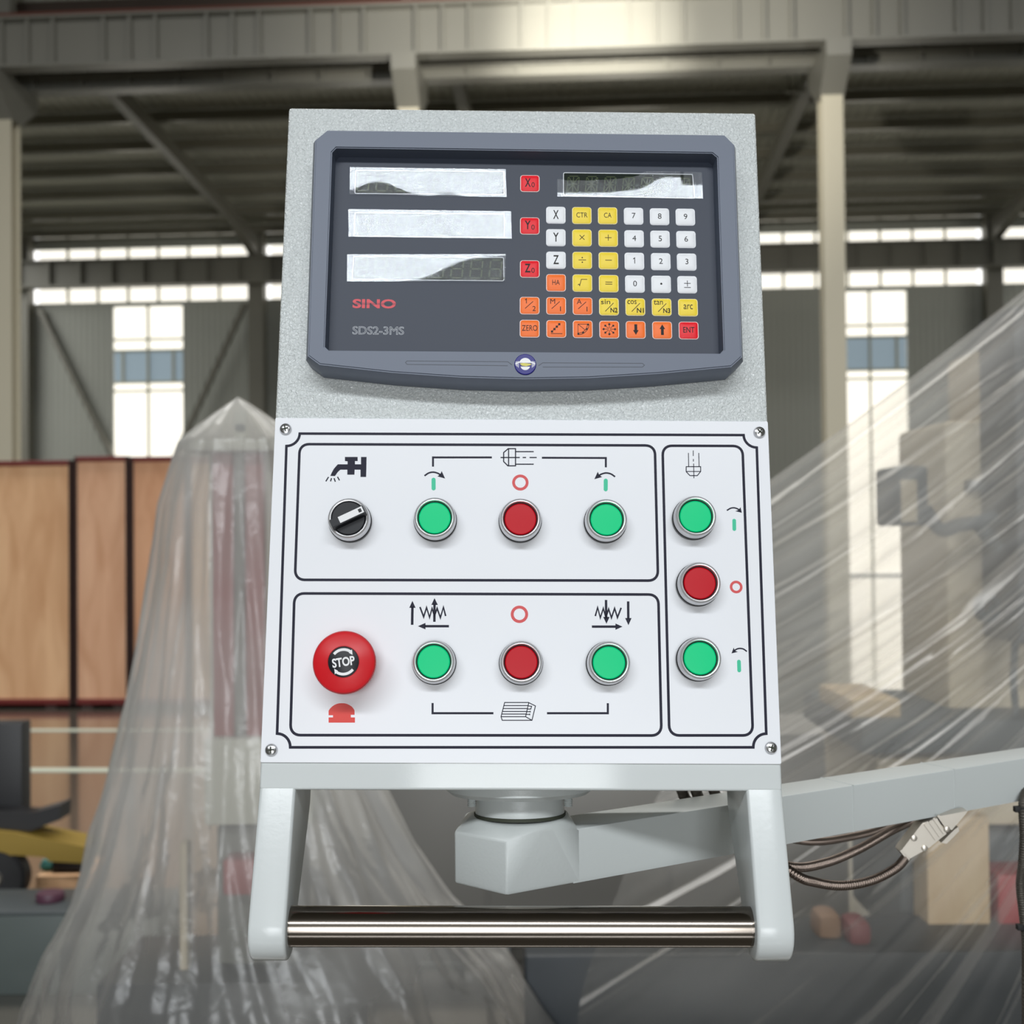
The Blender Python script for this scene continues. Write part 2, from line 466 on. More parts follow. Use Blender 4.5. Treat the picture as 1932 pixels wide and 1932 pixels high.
zA0, zA1 = HP(1200, 465, YF).z, HP(1200, 446, YF).z             # two window strips under the eave
zA0, zA1 = HP(270, 487, YF).z, HP(270, 467, YF).z
zB0, zB1 = HP(270, 569, YF).z, HP(270, 540, YF).z
xw = [HP(279, 700, YF).x + 8.0 * k for k in range(-1, 5)]       # bay middles
xcol = [x - 4.15 for x in xw] + [xw[-1] + 3.85]
hw = (HP(345, 700, YF).x - HP(213, 700, YF).x) / 2
zW1, zW0 = HP(279, 577, YF).z, 0.06
bm = BM()
xl, xr = -27, 27
box(bm, (xl, YF, zA1), (xr, YF + 0.2, 12.2))
box(bm, (xl, YF, zB1), (xr, YF + 0.2, zA0))
box(bm, (xl, YF, zW1), (xr, YF + 0.2, zB0))
ed = [xl] + [v for x in xw if x + hw < xr for v in (x - hw, x + hw)] + [xr]
for i in range(0, len(ed), 2):
    box(bm, (ed[i], YF, 0), (ed[i + 1], YF + 0.2, zW1))
for x in xw:
    if x + hw < xr: box(bm, (x - hw, YF, 0), (x + hw, YF + 0.2, zW0))
struct('wall_back', bm, m_wall, 'far wall of grey profiled sheets with bright window strips')

nwin = [0]
def window(x0, x1, z0, z1, vs, hs, blue=None, label=''):
    nwin[0] += 1
    o = bpy.data.objects.new('window_%d' % nwin[0], None); C.objects.link(o)
    o.matrix_world = HALL; o['kind'] = 'structure'; o['label'] = label
    xs = [x0] + vs + [x1]
    zc = [z0] + ([blue[0], blue[1]] if blue else []) + [z1]
    for a, b in zip(xs, xs[1:]):
        for k, (c, d) in enumerate(zip(zc, zc[1:])):
            isb = bool(blue) and k == 1
            obj('pane', box(BM(), (a + 0.02, YF + 0.08, c + 0.02), (b - 0.02, YF + 0.10, d - 0.02)), m_paneblue if isb else m_pane, o, sharp=0)
    for v in vs:
        obj('mullion', box(BM(), (v - 0.035, YF - 0.02, z0), (v + 0.035, YF + 0.12, z1)), m_mull, o, sharp=0)
    if blue:
        for z in (blue[0], blue[1]) + tuple(hs):
            obj('transom', box(BM(), (x0, YF - 0.02, z - 0.035), (x1, YF + 0.12, z + 0.035)), m_mull, o, sharp=0)
        for v in (x0 + 0.28 * (x1 - x0) * 0.5, x1 - 0.28 * (x1 - x0) * 0.5):
            obj('sash_bar', box(BM(), (v - 0.04, YF, blue[0]), (v + 0.04, YF + 0.13, blue[1])), m_mull, o, sharp=0)
    return o
zb0, zb1 = HP(279, 721, YF).z, HP(279, 661, YF).z
for i in range(len(xw)):
    a, b = xcol[i] + 0.35, xcol[i + 1] - 0.35
    if a > xr - 1: continue
    b = min(b, xr - 0.2)
    pl = ['the outermost bay beyond the left columns', 'the bay above the plywood crates', 'the bay behind the readout', 'the bay behind the console top', 'the bay by the beige column', 'the bay at the far right edge'][i]
    n = 7
    vs = [a + (b - a) * k / n for k in range(1, n)]
    window(a, b, zA0, zA1, vs, (), None, 'narrow bright clerestory strip under the eave, ' + pl)
    window(a, b, zB0, zB1, vs, (), None, 'taller bright window strip below the wall beam, ' + pl)
    x = xw[i]
    if x + hw < xr:
        window(x - hw, x + hw, zW0, zW1, [x], (HP(279, 640, YF).z, HP(279, 737, YF).z), (zb0, zb1), 'tall bright window with blue glass band, ' + pl)

# far wall: columns, the beam between the two strips, bracing
for i, x in enumerate(xcol):
    if abs(x) > 26: continue
    struct('wall_column', box(BM(), (x - 0.26, YF - 0.55, 0), (x + 0.26, YF - 0.05, 11.6)), m_darksteel, 'dark steel column on the far wall, bay line %s' % 'ABCDEFG'[i])
gz0, gz1 = HP(270, 536, YF - 0.8).z, HP(270, 492, YF - 0.8).z
g = bpy.data.objects.new('wall_girder', None); C.objects.link(g); g.matrix_world = HALL; g['kind'] = 'structure'
g['label'] = 'grey girder running between the two window strips of the far wall'
obj('web', box(BM(), (-26, YF - 0.80, gz0), (26, YF - 0.76, gz1)), m_darksteel, g, sharp=0)
obj('flange', box(BM(), (-26, YF - 1.0, gz0 - 0.06), (26, YF - 0.56, gz0)), m_darksteel, g, sharp=0)
obj('flange', box(BM(), (-26, YF - 1.0, gz1), (26, YF - 0.56, gz1 + 0.06)), m_darksteel, g, sharp=0)
st = None
for k in range(48):
    x = -25 + k * 1.06
    if st is None:
        st = obj('stiffener', box(BM(), (-0.05, YF - 0.98, gz0), (0.05, YF - 0.80, gz1)), m_darksteel, g, sharp=0); st.location.x = x
    else:
        c = st.copy(); C.objects.link(c); c.location.x = x
def bar(bm, a, b, wd):
    a, b = Vector(a), Vector(b)
    d = (b - a); ln = d.length
    m = Matrix.Translation(a) @ d.to_track_quat('Z', 'Y').to_matrix().to_4x4()
    return box(bm, (-wd / 2, -wd / 2, 0), (wd / 2, wd / 2, ln), mtx=m)
for i, x in enumerate(xw):
    if i not in (1,): continue
    zt, zl = HP(80, 585, YF).z, 1.4
    bm = bar(BM(), (xcol[i] + 0.5, YF - 0.25, zt), (x + 0.25, YF - 0.25, zl), 0.16)
    struct('wall_brace', bm, m_darksteel, 'dark diagonal brace falling to the right across the window over the crates')
    bm = bar(BM(), (xcol[i + 1] - 0.4, YF - 0.38, zt), (x - 0.25, YF - 0.38, zl), 0.16)
    struct('wall_brace', bm, m_darksteel, 'dark diagonal brace falling to the left across the window over the crates')

# far bay roof with rafters and purlins
def roof_z(y): return 11.35 + (YF - y) * 0.055
bm = BM()
v = [bm.verts.new(p) for p in ((-27, YF + 0.2, roof_z(YF) + 0.35), (27, YF + 0.2, roof_z(YF) + 0.35), (27, YC + 1.2, roof_z(YC + 1.2) + 0.35), (-27, YC + 1.2, roof_z(YC + 1.2) + 0.35))]
v2 = [bm.verts.new(q.co + Vector((0, 0, 0.12))) for q in v]
bm.faces.new(v); bm.faces.new(v2[::-1])
for i in range(4): bm.faces.new((v[i], v[(i + 1) % 4], v2[(i + 1) % 4], v2[i]))
ceil = struct('ceiling', bm, m_roof, 'dark profiled sheet roof over the far bay with purlins')
pr = None
for k in range(9):
    y = YF - 0.9 - k * 1.85
    if pr is None:
        bm = box(BM(), (-26.5, -0.04, 0.0), (26.5, 0.04, 0.30)); box(bm, (-26.5, -0.16, 0.0), (26.5, 0.04, 0.03))
        pr = obj('purlin', bm, m_purlin, ceil, Matrix.Translation((0, y, roof_z(y) + 0.02)), 0)
    else:
        c = pr.copy(); C.objects.link(c); c.location = (0, y, roof_z(y) + 0.02)
for x in xcol:
    if abs(x) > 26: continue
    bm = BM()
    y0, y1 = YF - 0.3, YC + 1.3
    pts = [(y0, roof_z(y0) - 0.75), (y0 - 3, roof_z(y0 - 3) - 0.30), (y1, roof_z(y1) - 0.45), (y1, roof_z(y1) + 0.02), (y0, roof_z(y0) + 0.02)]
    a = [bm.verts.new((x - 0.13, p[0], p[1])) for p in pts]; b = [bm.verts.new((x + 0.13, p[0], p[1])) for p in pts]
    bm.faces.new(a); bm.faces.new(b[::-1])
    for i in range(5): bm.faces.new((a[i], a[(i + 1) % 5], b[(i + 1) % 5], b[i]))
    obj('rafter', bm, m_darksteel, ceil, sharp=0)

# near bay shell (mostly behind the camera): it only bounces and blocks light
struct('wall_clerestory', box(BM(), (-27, YC + 1.25, 11.9), (27, YC + 1.45, 14.2)), mat('clerestory_sheet', (84, 72, 64), 0.7), 'dark brown sheet wall above the crane girders')
struct('ceiling_near', box(BM(), (-27, -24.2, 14.0), (27, YC + 1.45, 14.2)), m_wall2, 'sheet roof over the near bay')
struct('wall_left', box(BM(), (-27.2, -24.2, 0), (-27, 40.4, 14.2)), m_wall, 'left side wall of the hall')
struct('wall_right', box(BM(), (27, -24.2, 0), (27.2, 40.4, 14.2)), m_wall, 'right side wall of the hall')
struct('wall_front', box(BM(), (-27, -24.4, 0), (27, -24.2, 14.2)), m_wall2, 'wall of the hall behind the camera')

# crane girders and the near column row
gb = HP(966, 97, YC - 0.6).z
def girder(y, z0, z1, label, grp, dx, dark=False):
    g = bpy.data.objects.new('crane_girder', None); C.objects.link(g); g.matrix_world = HALL
    g['kind'] = 'structure'; g['label'] = label
    obj('web', box(BM(), (-26.5, y - 0.02, z0), (26.5, y + 0.02, z1)), m_steel, g, sharp=0)
    obj('flange', box(BM(), (-26.5, y - 0.18, z0 - 0.05), (26.5, y + 0.18, z0)), m_steel, g, sharp=0)
    obj('flange', box(BM(), (-26.5, y - 0.2, z1), (26.5, y + 0.2, z1 + 0.05)), m_steel, g, sharp=0)
    s0 = None
    for x in dx:
        if s0 is None:
            s0 = obj('stiffener', box(BM(), (-0.03, y - 0.15, z0), (0.03, y - 0.02, z1)), m_steel, g, sharp=0); s0.location.x = x
        else:
            c = s0.copy(); C.objects.link(c); c.location.x = x
    return g
x0 = HP(9, 80, YC - 0.6).x
d1 = [x0 + 1.98 * k + j for k in range(-4, 14) for j in (0, 0.5, 1.0)]
g1 = girder(YC - 0.6, gb, gb + 0.86, 'upper pale crane girder with paired web stiffeners, nearest across the top of the hall', None, d1)
obj('crane_rail', box(BM(), (-26.5, YC - 0.66, gb + 0.91), (26.5, YC - 0.54, gb + 1.03)), m_rail, g1, sharp=0)
x0 = HP(69, 140, YC + 0.65).x
d2 = [x0 + 0.97 * k for k in range(-10, 36)]
g2 = girder(YC + 0.65, gb, gb + 0.86, 'lower-looking pale crane girder just behind the first, with evenly spaced stiffeners', None, d2)
obj('conductor_bar', box(BM(), (-26.5, YC + 0.40, gb + 0.16), (26.5, YC + 0.45, gb + 0.20)), m_steel, g2, sharp=0)
xk = HP(1569, 400, YC).x
for k, lab in ((-2, 'beige steel column at the left edge of the picture'), (-1, 'beige steel column whose head shows above the readout'), (0, 'full-height beige steel column to the right of the console')):
    sp = (HP(1569, 400, YC).x - HP(773, 170, YC).x)
    x = xk + k * sp
    o = bpy.data.objects.new('hall_column', None); C.objects.link(o); o.matrix_world = HALL @ Matrix.Translation((x, YC, 0))
    o['kind'] = 'structure'; o['label'] = lab
    bm = box(BM(), (-0.20, -0.20, 0), (0.20, -0.17, gb - 0.05)); box(bm, (-0.20, 0.17, 0), (0.20, 0.20, gb - 0.05)); box(bm, (-0.02, -0.17, 0), (0.02, 0.17, gb - 0.05))
    obj('shaft', bm, m_col, o, sharp=0)
    bm = BM()
    pts = [(-0.85, gb - 0.05), (0.9, gb - 0.05), (0.9, gb - 0.35), (0.2, gb - 0.85), (-0.2, gb - 0.85), (-0.85, gb - 0.35)]
    a = [bm.verts.new((-0.23, p[0], p[1])) for p in pts]; b = [bm.verts.new((0.23, p[0], p[1])) for p in pts]
    bm.faces.new(a); bm.faces.new(b[::-1])
    for i in range(6): bm.faces.new((a[i], a[(i + 1) % 6], b[(i + 1) % 6], b[i]))
    obj('bracket', bm, m_steel, o, sharp=0)
    obj('upper_shaft', box(BM(), (-0.13, -0.1, gb - 0.05), (0.13, 0.16, 14.0)), m_steel, o, sharp=0)
p = HP(1120, 60, YC - 0.6)
# unseen hood and rod, made up to carry that added light
fl = thing('floodlight', 'unseen round floodlight on a rod, added to light the crane girders', 'lamp', HALL @ Matrix.Translation((0.25, 14.0, 8.0)) @ Matrix.Rotation(R(107), 4, 'X'))
obj('lamp_hood', lathe(BM(), [(0.24, 0.0), (0.19, 0.12), (0.10, 0.24), (0.04, 0.38)], 24, cap0=False, cap1=True), m_darksteel, fl)
obj('hanger', toloc(fl, box(BM(), (-0.015, -0.015, 8.0), (0.015, 0.015, 14.0), mtx=HALL @ Matrix.Translation((0.25, 13.75, 0)))), m_darksteel, fl)
# cluster of three small lamps under the far roof
for k, dx in enumerate((0.0, 0.16, 0.33)):
    q = HP(1489, 169, 28.0)
    t = thing('spot_lamp', 'tiny unlit spotlight under the far roof, %s of the three beside the beige column' % ('leftmost', 'middle', 'rightmost')[k], 'lamp', HALL @ Matrix.Translation((q.x + dx, 28.0, q.z)), 'spotlights under the far roof')
    obj('reflector', lathe(BM(), [(0.07, -0.07), (0.062, 0.0), (0.03, 0.08)], 16), m_purlin, t)
    obj('stem', box(BM(), (-0.012, -0.012, 0.08), (0.012, 0.012, roof_z(28) + 0.3 - q.z)), m_darksteel, t, sharp=0)

# ================================================================== THINGS ON THE FLOOR BEHIND
m_ply = [plywood('plywood_%s' % n, c) for n, c in (('tan', (230, 182, 138)), ('rosy', (228, 178, 142)), ('brown', (220, 166, 128)), ('pale', (228, 184, 142)))]
m_edge = mat('oxide_steel', (112, 34, 30), 0.5)
m_strap = mat('steel_strip', (58, 34, 28), 0.5)
m_blk = mat('black_paint', (40, 40, 42), 0.5); m_yel = mat('yellow_paint', (152, 126, 54), 0.5)
yc_ = HF(70, 1337).y
cr = [(-75, 134, 868, 'leftmost of the row'), (141, 241, 860, 'second of the row'), (248, 352, 860, 'third of the row'), (358, 470, 862, 'last of the row, half behind the plastic cover')]
for i, (a, b, top, lab) in enumerate(cr):
    p0, p1 = HP(a, 1333, yc_), HP(b, top, yc_)
    wx, hz = p1.x - p0.x, p1.z
    t = thing('plywood_crate', 'plywood crate with dark red steel edges ' + lab, 'crate', HALL @ Matrix.Translation(((p0.x + p1.x) / 2, yc_, 0)), 'plywood crates along the hall')
    obj('panel', box(BM(), (-wx / 2 + 0.02, 0.02, 0.06), (wx / 2 - 0.02, 1.2, hz - 0.03)), m_ply[i], t, sharp=0)
    obj('top_rail', box(BM(), (-wx / 2, 0, hz - 0.045), (wx / 2, 1.22, hz), 0.004, 1), m_edge, t, sharp=0)
    obj('bottom_rail', box(BM(), (-wx / 2, 0, 0.035), (wx / 2, 1.22, 0.085), 0.004, 1), m_edge, t, sharp=0)
    for s in (-1, 1):
        obj('corner_strip', box(BM(), (s * wx / 2 - (0.022 if s > 0 else 0), -0.005, 0.03), (s * wx / 2 + (0 if s > 0 else 0.022), 0.06, hz)), m_strap, t, sharp=0)
        obj('skid', box(BM(), (s * wx * 0.3 - 0.05, 0.03, 0.0), (s * wx * 0.3 + 0.05, 1.19, 0.04)), m_strap, t, sharp=0)

# lift truck at the left edge
Yt = 5.0
def wb(bm, x0, y0, x1, y1, Y0, Y1, bev=0.0):
    a = W(x0, y1, Y0); b = W(x1, y0, Y0)
    return box(bm, (a.x, Y0, a.z), (b.x, Y1, b.z), bev)
t = thing('lift_truck', 'yellow and black lift truck with a black fork carriage at the left edge', 'lift truck', Matrix.Translation((W(-60, 1690, Yt).x, Yt, 0)))
obj('fork_carriage', toloc(t, wb(BM(), -90, 1364, 41, 1560, Yt + 0.1, Yt + 0.2, 0.006)), m_blk, t)
a = [W(x, y, Yt).xz for x, y in ((-60, 1556), (-60, 1530), (60, 1533), (118, 1516), (116, 1545), (60, 1566))]
bm = BM(); lo = [bm.verts.new((p[0], Yt - 0.02, p[1])) for p in a]; hi = [bm.verts.new((p[0], Yt + 0.1, p[1])) for p in a]
bm.faces.new(lo); bm.faces.new(hi[::-1])
for i in range(6): bm.faces.new((lo[i], lo[(i + 1) % 6], hi[(i + 1) % 6], hi[i]))
obj('fork', toloc(t, bm), m_blk, t)
a = [W(x, y, Yt).xz for x, y in ((-90, 1552), (40, 1565), (175, 1592), (175, 1622), (102, 1618), (96, 1610), (34, 1606), (24, 1612), (-90, 1612))]
bm = BM(); lo = [bm.verts.new((p[0], Yt - 0.06, p[1])) for p in a]; hi = [bm.verts.new((p[0], Yt + 0.12, p[1])) for p in a]
bm.faces.new(lo); bm.faces.new(hi[::-1])
for i in range(len(a)): bm.faces.new((lo[i], lo[(i + 1) % len(a)], hi[(i + 1) % len(a)], hi[i]))
obj('chassis', toloc(t, bm), m_yel, t)
wc = W(4, 1650, Yt); rw = wc.z
wm = Matrix.Translation((wc.x, Yt - 0.02, rw)) @ Matrix.Rotation(R(90), 4, 'X')
wl = obj('wheel', toloc(t, lathe(BM(), [(rw * 0.5, -0.045), (rw * 0.9, -0.045), (rw, -0.03), (rw, 0.03), (rw * 0.9, 0.045), (rw * 0.5, 0.045)], 36, mtx=wm)), m_blk, t)
wl2 = obj('hub', toloc(t, lathe(BM(), [(0, 0.06), (rw * 0.2, 0.06), (rw * 0.25, 0.045), (rw * 0.25, -0.04)], 20, mtx=wm)), M['nickel'], wl)
obj('stand_leg', toloc(t, wb(BM(), -88, 1600, -60, 1690, Yt, Yt + 0.1)), m_yel, t)
# small blocks by the truck
zfl = W(66, 1690, Yt + 0.1).z
def onfloor(x0, x1, ytop, Y, dep, bev, name, m, label, cat):
    a = W(x0, 1700, Y); b = W(x1, ytop, Y)
    h = max(0.01, b.z)
    o = obj(name, box(BM(), (-(b.x - a.x) / 2, 0, 0), ((b.x - a.x) / 2, dep, h), bev), m, None, Matrix.Translation(((a.x + b.x) / 2, Y, 0)))
    return tag(o, label, cat), h
ob, hb = onfloor(67, 165, 1652, 5.15, 0.3, 0.004, 'timber_block', m_ply[3], 'light timber block lying on the floor under the lift truck arm', 'block')
o = obj('navy_box', box(BM(), (-0.07, -0.05, 0), (0.07, 0.08, 0.055), 0.004), mat('navy_paint', (34, 38, 52), 0.5), None, Matrix.Translation((W(132, 1640, 5.22).x, 5.25, hb)))
tag(o, 'small dark navy box lying on the timber block', 'box')
o = obj('teal_rag', BM() if False else lathe(BM(), [(0.0, 0.0), (0.03, 0.004), (0.036, 0.02), (0.024, 0.042), (0, 0.05)], 18), mat('teal_cloth', (78, 150, 146), 0.8), None, Matrix.Translation((W(86, 1640, 5.22).x, 5.25, hb)))
tag(o, 'crumpled teal cloth on the timber block', 'cloth')

# low steel base at the lower left
m_base = mat('grey_green_paint', (82, 90, 88), 0.4, vary=(3, 0.08, (1, 1, 1)))
Yb = 4.0
a, b = W(-200, 1858, Yb), W(300, 1717, Yb)
t = thing('machine_plinth', 'low grey-green steel plinth on the floor at the lower left', 'plinth', Matrix.Translation(((a.x + b.x) / 2, Yb, 0)))
hx = (b.x - a.x) / 2
obj('body', box(BM(), (-hx, 0.0, 0.0), (hx, 0.25, b.z - 0.012), 0.004), m_base, t)
obj('top_plate', box(BM(), (-hx - 0.006, -0.006, b.z - 0.012), (hx + 0.006, 0.256, b.z), 0.003), mat('grey_top_paint', (70, 76, 78), 0.4), t)
o = obj('magenta_tin', lathe(BM(), [(0.0, 0), (0.045, 0), (0.047, 0.005), (0.047, 0.02), (0.042, 0.028), (0, 0.028)], 24), mat('magenta_paint', (84, 50, 66), 0.5), None, Matrix.Translation((W(91, 1700, Yb + 0.1).x, Yb + 0.12, b.z)))
tag(o, 'flat dull magenta tin lying on the grey-green plinth', 'tin')

# ================================================================== MACHINES UNDER PLASTIC
m_cream = mat('cream_machine_paint', (196, 184, 160), 0.5); m_redm = mat('red_machine_paint', (150, 26, 34), 0.5)
m_pale = mat('pale_machine_paint', (206, 208, 198), 0.5); m_gslide = mat('grey_slideway', (112, 114, 110), 0.4)
m_navy = mat('slate_machine_paint', (36, 42, 47), 0.45, vary=(4, 0.12, (1, 1, 1))); m_dk = mat('dark_machine_grey', (66, 74, 78), 0.5)
m_wood = plywood('packing_timber', (204, 184, 152))
def part_box(t, name, x0, y0, x1, y1, Y0, Y1, m, bev=0.006, label=None):
    return obj(name, toloc(t, wb(BM(), x0, y0, x1, y1, Y0, Y1, bev)), m, t, label=label)
Y1 = 2.75
t = thing('drilling_machine', 'pale drilling machine with red column panels under the plastic cover at left', 'machine', Matrix.Translation((W(470, 1900, Y1).x, Y1, 0)))
part_box(t, 'base', 182, 1852, 660, 2245, Y1 - 0.10, Y1 + 0.22, m_navy)
part_box(t, 'knee_block', 385, 1392, 590, 1558, Y1 - 0.03, Y1 + 0.14, m_pale)
part_box(t, 'column', 396, 846, 512, 1392, Y1 + 0.03, Y1 + 0.09, m_pale)
part_box(t, 'red_panel', 402, 852, 440, 1390, Y1 + 0.005, Y1 + 0.03, m_redm)
part_box(t, 'red_panel', 463, 852, 497, 1390, Y1 + 0.005, Y1 + 0.03, m_redm)
a, b = W(452, 1388, Y1), W(452, 850, Y1)
obj('slide_rod', toloc(t, tube(BM(), [a, b], 0.0115, 20)), m_gslide, t)
part_box(t, 'head_plate', 352, 828, 560, 852, Y1 - 0.045, Y1 + 0.06, m_pale)
part_box(t, 'spindle_stub', 441, 772, 464, 828, Y1 - 0.015, Y1 + 0.015, m_pale)
part_box(t, 'dark_nut', 444, 800, 461, 813, Y1 - 0.022, Y1 - 0.016, m_dk, 0.002)
part_box(t, 'pedestal', 410, 1558, 560, 1852, Y1 + 0.02, Y1 + 0.2, m_gslide)
part_box(t, 'red_foot', 420, 1622, 492, 1690, Y1 - 0.05, Y1 + 0.02, m_redm)
part_box(t, 'beige_post', 338, 1590, 353, 1852, Y1 - 0.02, Y1 + 0.02, m_cream)

def film_mesh(name, grid, m, closed=False):
    bm = BM()
    V = [[bm.verts.new(p) for p in row] for row in grid]
    for a, b in zip(V, V[1:]):
        n = len(a)
        for i in range(n if closed else n - 1):
            bm.faces.new((a[i], a[(i + 1) % n], b[(i + 1) % n], b[i]))
    return obj(name, bm, m, None, None, 180)
rows = [(752, 452, 3), (762, 452, 20), (780, 452, 46), (805, 452, 78), (832, 452, 108), (860, 451, 116), (950, 446, 138), (1060, 448, 152), (1200, 452, 178), (1330, 456, 204),
        (1460, 462, 240), (1600, 475, 292), (1700, 490, 342), (1800, 512, 416), (1932, 540, 468), (2050, 556, 500), (2248, 570, 520)]
def lerp_rows(py):
    for a, b in zip(rows, rows[1:]):
        if py <= b[0]:
            t = (py - a[0]) / (b[0] - a[0])
            return a[1] + (b[1] - a[1]) * t, a[2] + (b[2] - a[2]) * t
    return rows[-1][1:]
def ridge(x): return 1.0 - abs(x)
grid = []
NR, NA = 210, 300
for j in range(NR + 1):
    s = j / NR
    py = 752 + (2248 - 752) * (s ** 1.15)
    cx, rx = lerp_rows(py)
    c = W(cx, py, Y1); k = Y1 / F_PX
    row = []
    for i in range(NA):
        th = 2 * PI * i / NA
        ca, sa = math.cos(th), math.sin(th)
        q = Vector((ca * 1.7, sa * 1.7, c.z * 0.55))
        pl = ridge(noise.noise(q * 1.6)) - 0.62 + 0.5 * (ridge(noise.noise(q * 4.2 + Vector((5, 1, 2)))) - 0.7)
        q2 = Vector((ca * rx * k * 7, sa * rx * k * 6, c.z * 4.5))
        cr_ = ridge(noise.noise(q2)) - 0.7 + 0.5 * noise.noise(q2 * 2.3)
        amp = min(1.0, rx / 130.0)
        f_ = 1.0 + 0.16 * pl * amp
        rxx = rx * k * f_ + 0.005 * cr_ * amp
        ryy = (0.62 * rx * k + 0.02) * f_ + 0.006 * cr_ * amp
        row.append((c.x + rxx * ca, Y1 + ryy * sa, max(0.003, c.z)))
    grid.append(row)
o = film_mesh('plastic_cover', grid, FILM, True)
tag(o, 'crumpled clear plastic cover draped in a tent over the red-columned machine', 'cover')

Y2 = 3.0
t = thing('milling_machine', 'cream milling machine with dark fittings behind the plastic sheet at right', 'machine', Matrix.Translation((W(1850, 1900, Y2).x, Y2, 0)))
part_box(t, 'column', 1790, 790, 2120, 1430, Y2 + 0.12, Y2 + 0.5, m_cream, 0.02)
part_box(t, 'head', 1885, 640, 2120, 790, Y2 + 0.12, Y2 + 0.5, m_cream, 0.02)
part_box(t, 'side_guard', 1922, 575, 2120, 1215, Y2 - 0.1, Y2 + 0.12, m_navy)
part_box(t, 'gear_box', 1694, 878, 1752, 992, Y2 - 0.06, Y2 + 0.12, m_dk, 0.01)
part_box(t, 'nameplate', 1701, 905, 1730, 985, Y2 - 0.066, Y2 - 0.06, m_cream, 0.001)
a = [W(x, y, Y2 - 0.02) for x, y in ((1745, 960), (1775, 1000), (1810, 990), (1850, 985), (1880, 975))]
obj('lever', toloc(t, tube(BM(), smooth_path(a, 20), 0.017, 10)), m_dk, t)
a = [W(x, y, Y2 - 0.02) for x, y in ((1845, 985), (1870, 1020), (1884, 1036))]
obj('lever_grip', toloc(t, tube(BM(), smooth_path(a, 10), 0.019, 10)), m_dk, t)
bm = wb(BM(), 1828, 905, 1905, 926, Y2 + 0.09, Y2 + 0.13); wb(bm, 1888, 850, 1904, 905, Y2 + 0.09, Y2 + 0.13)
obj('angle_bracket', toloc(t, bm), m_dk, t)
wm = Matrix.Translation(W(1862, 1146, Y2 - 0.02)) @ Matrix.Rotation(R(90), 4, 'X') @ Matrix.Rotation(R(25), 4, 'Y')
obj('handwheel', toloc(t, lathe(BM(), [(0.022, -0.012), (0.036, -0.010), (0.038, 0.0), (0.036, 0.010), (0.022, 0.012)], 28, mtx=wm, cap0=False, cap1=False)), m_dk, t)
a = [W(x, y, Y2 - 0.02) for x, y in ((1905, 1150), (1915, 1200), (1912, 1280), (1916, 1360), (1900, 1440))]
obj('hose', toloc(t, tube(BM(), smooth_path(a, 24), 0.009, 8)), m_dk, t)
part_box(t, 'knee', 1625, 1356, 2120, 1425, Y2 - 0.08, Y2 + 0.5, m_dk, 0.01)
part_box(t, 'timber_wedge', 1608, 1320, 1700, 1356, Y2 - 0.02, Y2 + 0.3, m_wood, 0.004, 'pale timber packing')
part_box(t, 'saddle', 1655, 1425, 2120, 1560, Y2, Y2 + 0.5, m_cream, 0.01)
part_box(t, 'timber_post', 1752, 1540, 1866, 1790, Y2 - 0.06, Y2 + 0.05, m_wood, 0.004, 'pale timber packing')
part_box(t, 'red_box', 1884, 1650, 2000, 1758, Y2 - 0.06, Y2 + 0.1, m_redm)
part_box(t, 'base', 992, 1792, 2150, 2110, Y2 - 0.25, Y2 + 0.02, m_navy, 0.01)
part_box(t, 'pedestal', 1700, 1560, 2120, 1792, Y2 + 0.06, Y2 + 0.5, m_dk, 0.01)
part_box(t, 'red_valve', 1602, 1742, 1648, 1792, Y2 - 0.2, Y2 - 0.1, mat('dull_red', (104, 40, 44), 0.6), 0.02)
part_box(t, 'brown_block', 1545, 1728, 1592, 1792, Y2 - 0.15, Y2 - 0.05, mat('dull_brown', (128, 100, 78), 0.7), 0.02)
Yk = 4.4
a, b = W(575, 1788, Yk), W(1600, 1385, Yk)
t = thing('steel_cabinet', 'plain grey steel cabinet on the floor seen between the handle legs', 'cabinet', Matrix.Translation(((a.x + b.x) / 2, Yk, 0)))
m_cab = mat('cabinet_grey', (142, 140, 136), 0.5)
hx = (b.x - a.x) / 2
obj('body', box(BM(), (-hx, 0.01, 0.0), (hx, 0.5, b.z), 0.006), m_cab, t)
for k_ in range(3):
    obj('door', box(BM(), (-hx + 0.012 + k_ * hx * 2 / 3, 0.0, 0.05), (-hx - 0.006 + (k_ + 1) * hx * 2 / 3, 0.0105, b.z - 0.02), 0.003), m_cab, t)
Y3 = 3.9
a, b = W(590, 1890, Y3), W(955, 1816, Y3)
t = thing('drip_tray', 'dark blue-grey steel tray on the floor seen below the handle bar', 'tray', Matrix.Translation(((a.x + b.x) / 2, Y3, 0)))
hx = (b.x - a.x) / 2
obj('body', box(BM(), (-hx, 0, 0.0), (hx, 0.32, b.z - 0.02), 0.004), m_navy, t)
bm = BM()
for q in (((-hx - .012, -.012), (hx + .012, 0.012)), ((-hx - .012, .308), (hx + .012, .332)), ((-hx - .012, .012), (-hx + .012, .308)), ((hx - .012, .012), (hx + .012, .308))):
    box(bm, (q[0][0], q[0][1], b.z - 0.02), (q[1][0], q[1][1], b.z))
obj('rim', bm, m_dk, t, sharp=0)
a, b = W(640, 1812, 4.12), W(792, 1790, 4.12)
o = obj('timber_block', box(BM(), (-(b.x - a.x) / 2, 0, 0), ((b.x - a.x) / 2, 0.14, b.z), 0.004), m_wood, None, Matrix.Translation(((a.x + b.x) / 2, 4.24, 0)))
tag(o, 'light timber block on the floor behind the dark tray under the handle bar', 'block')

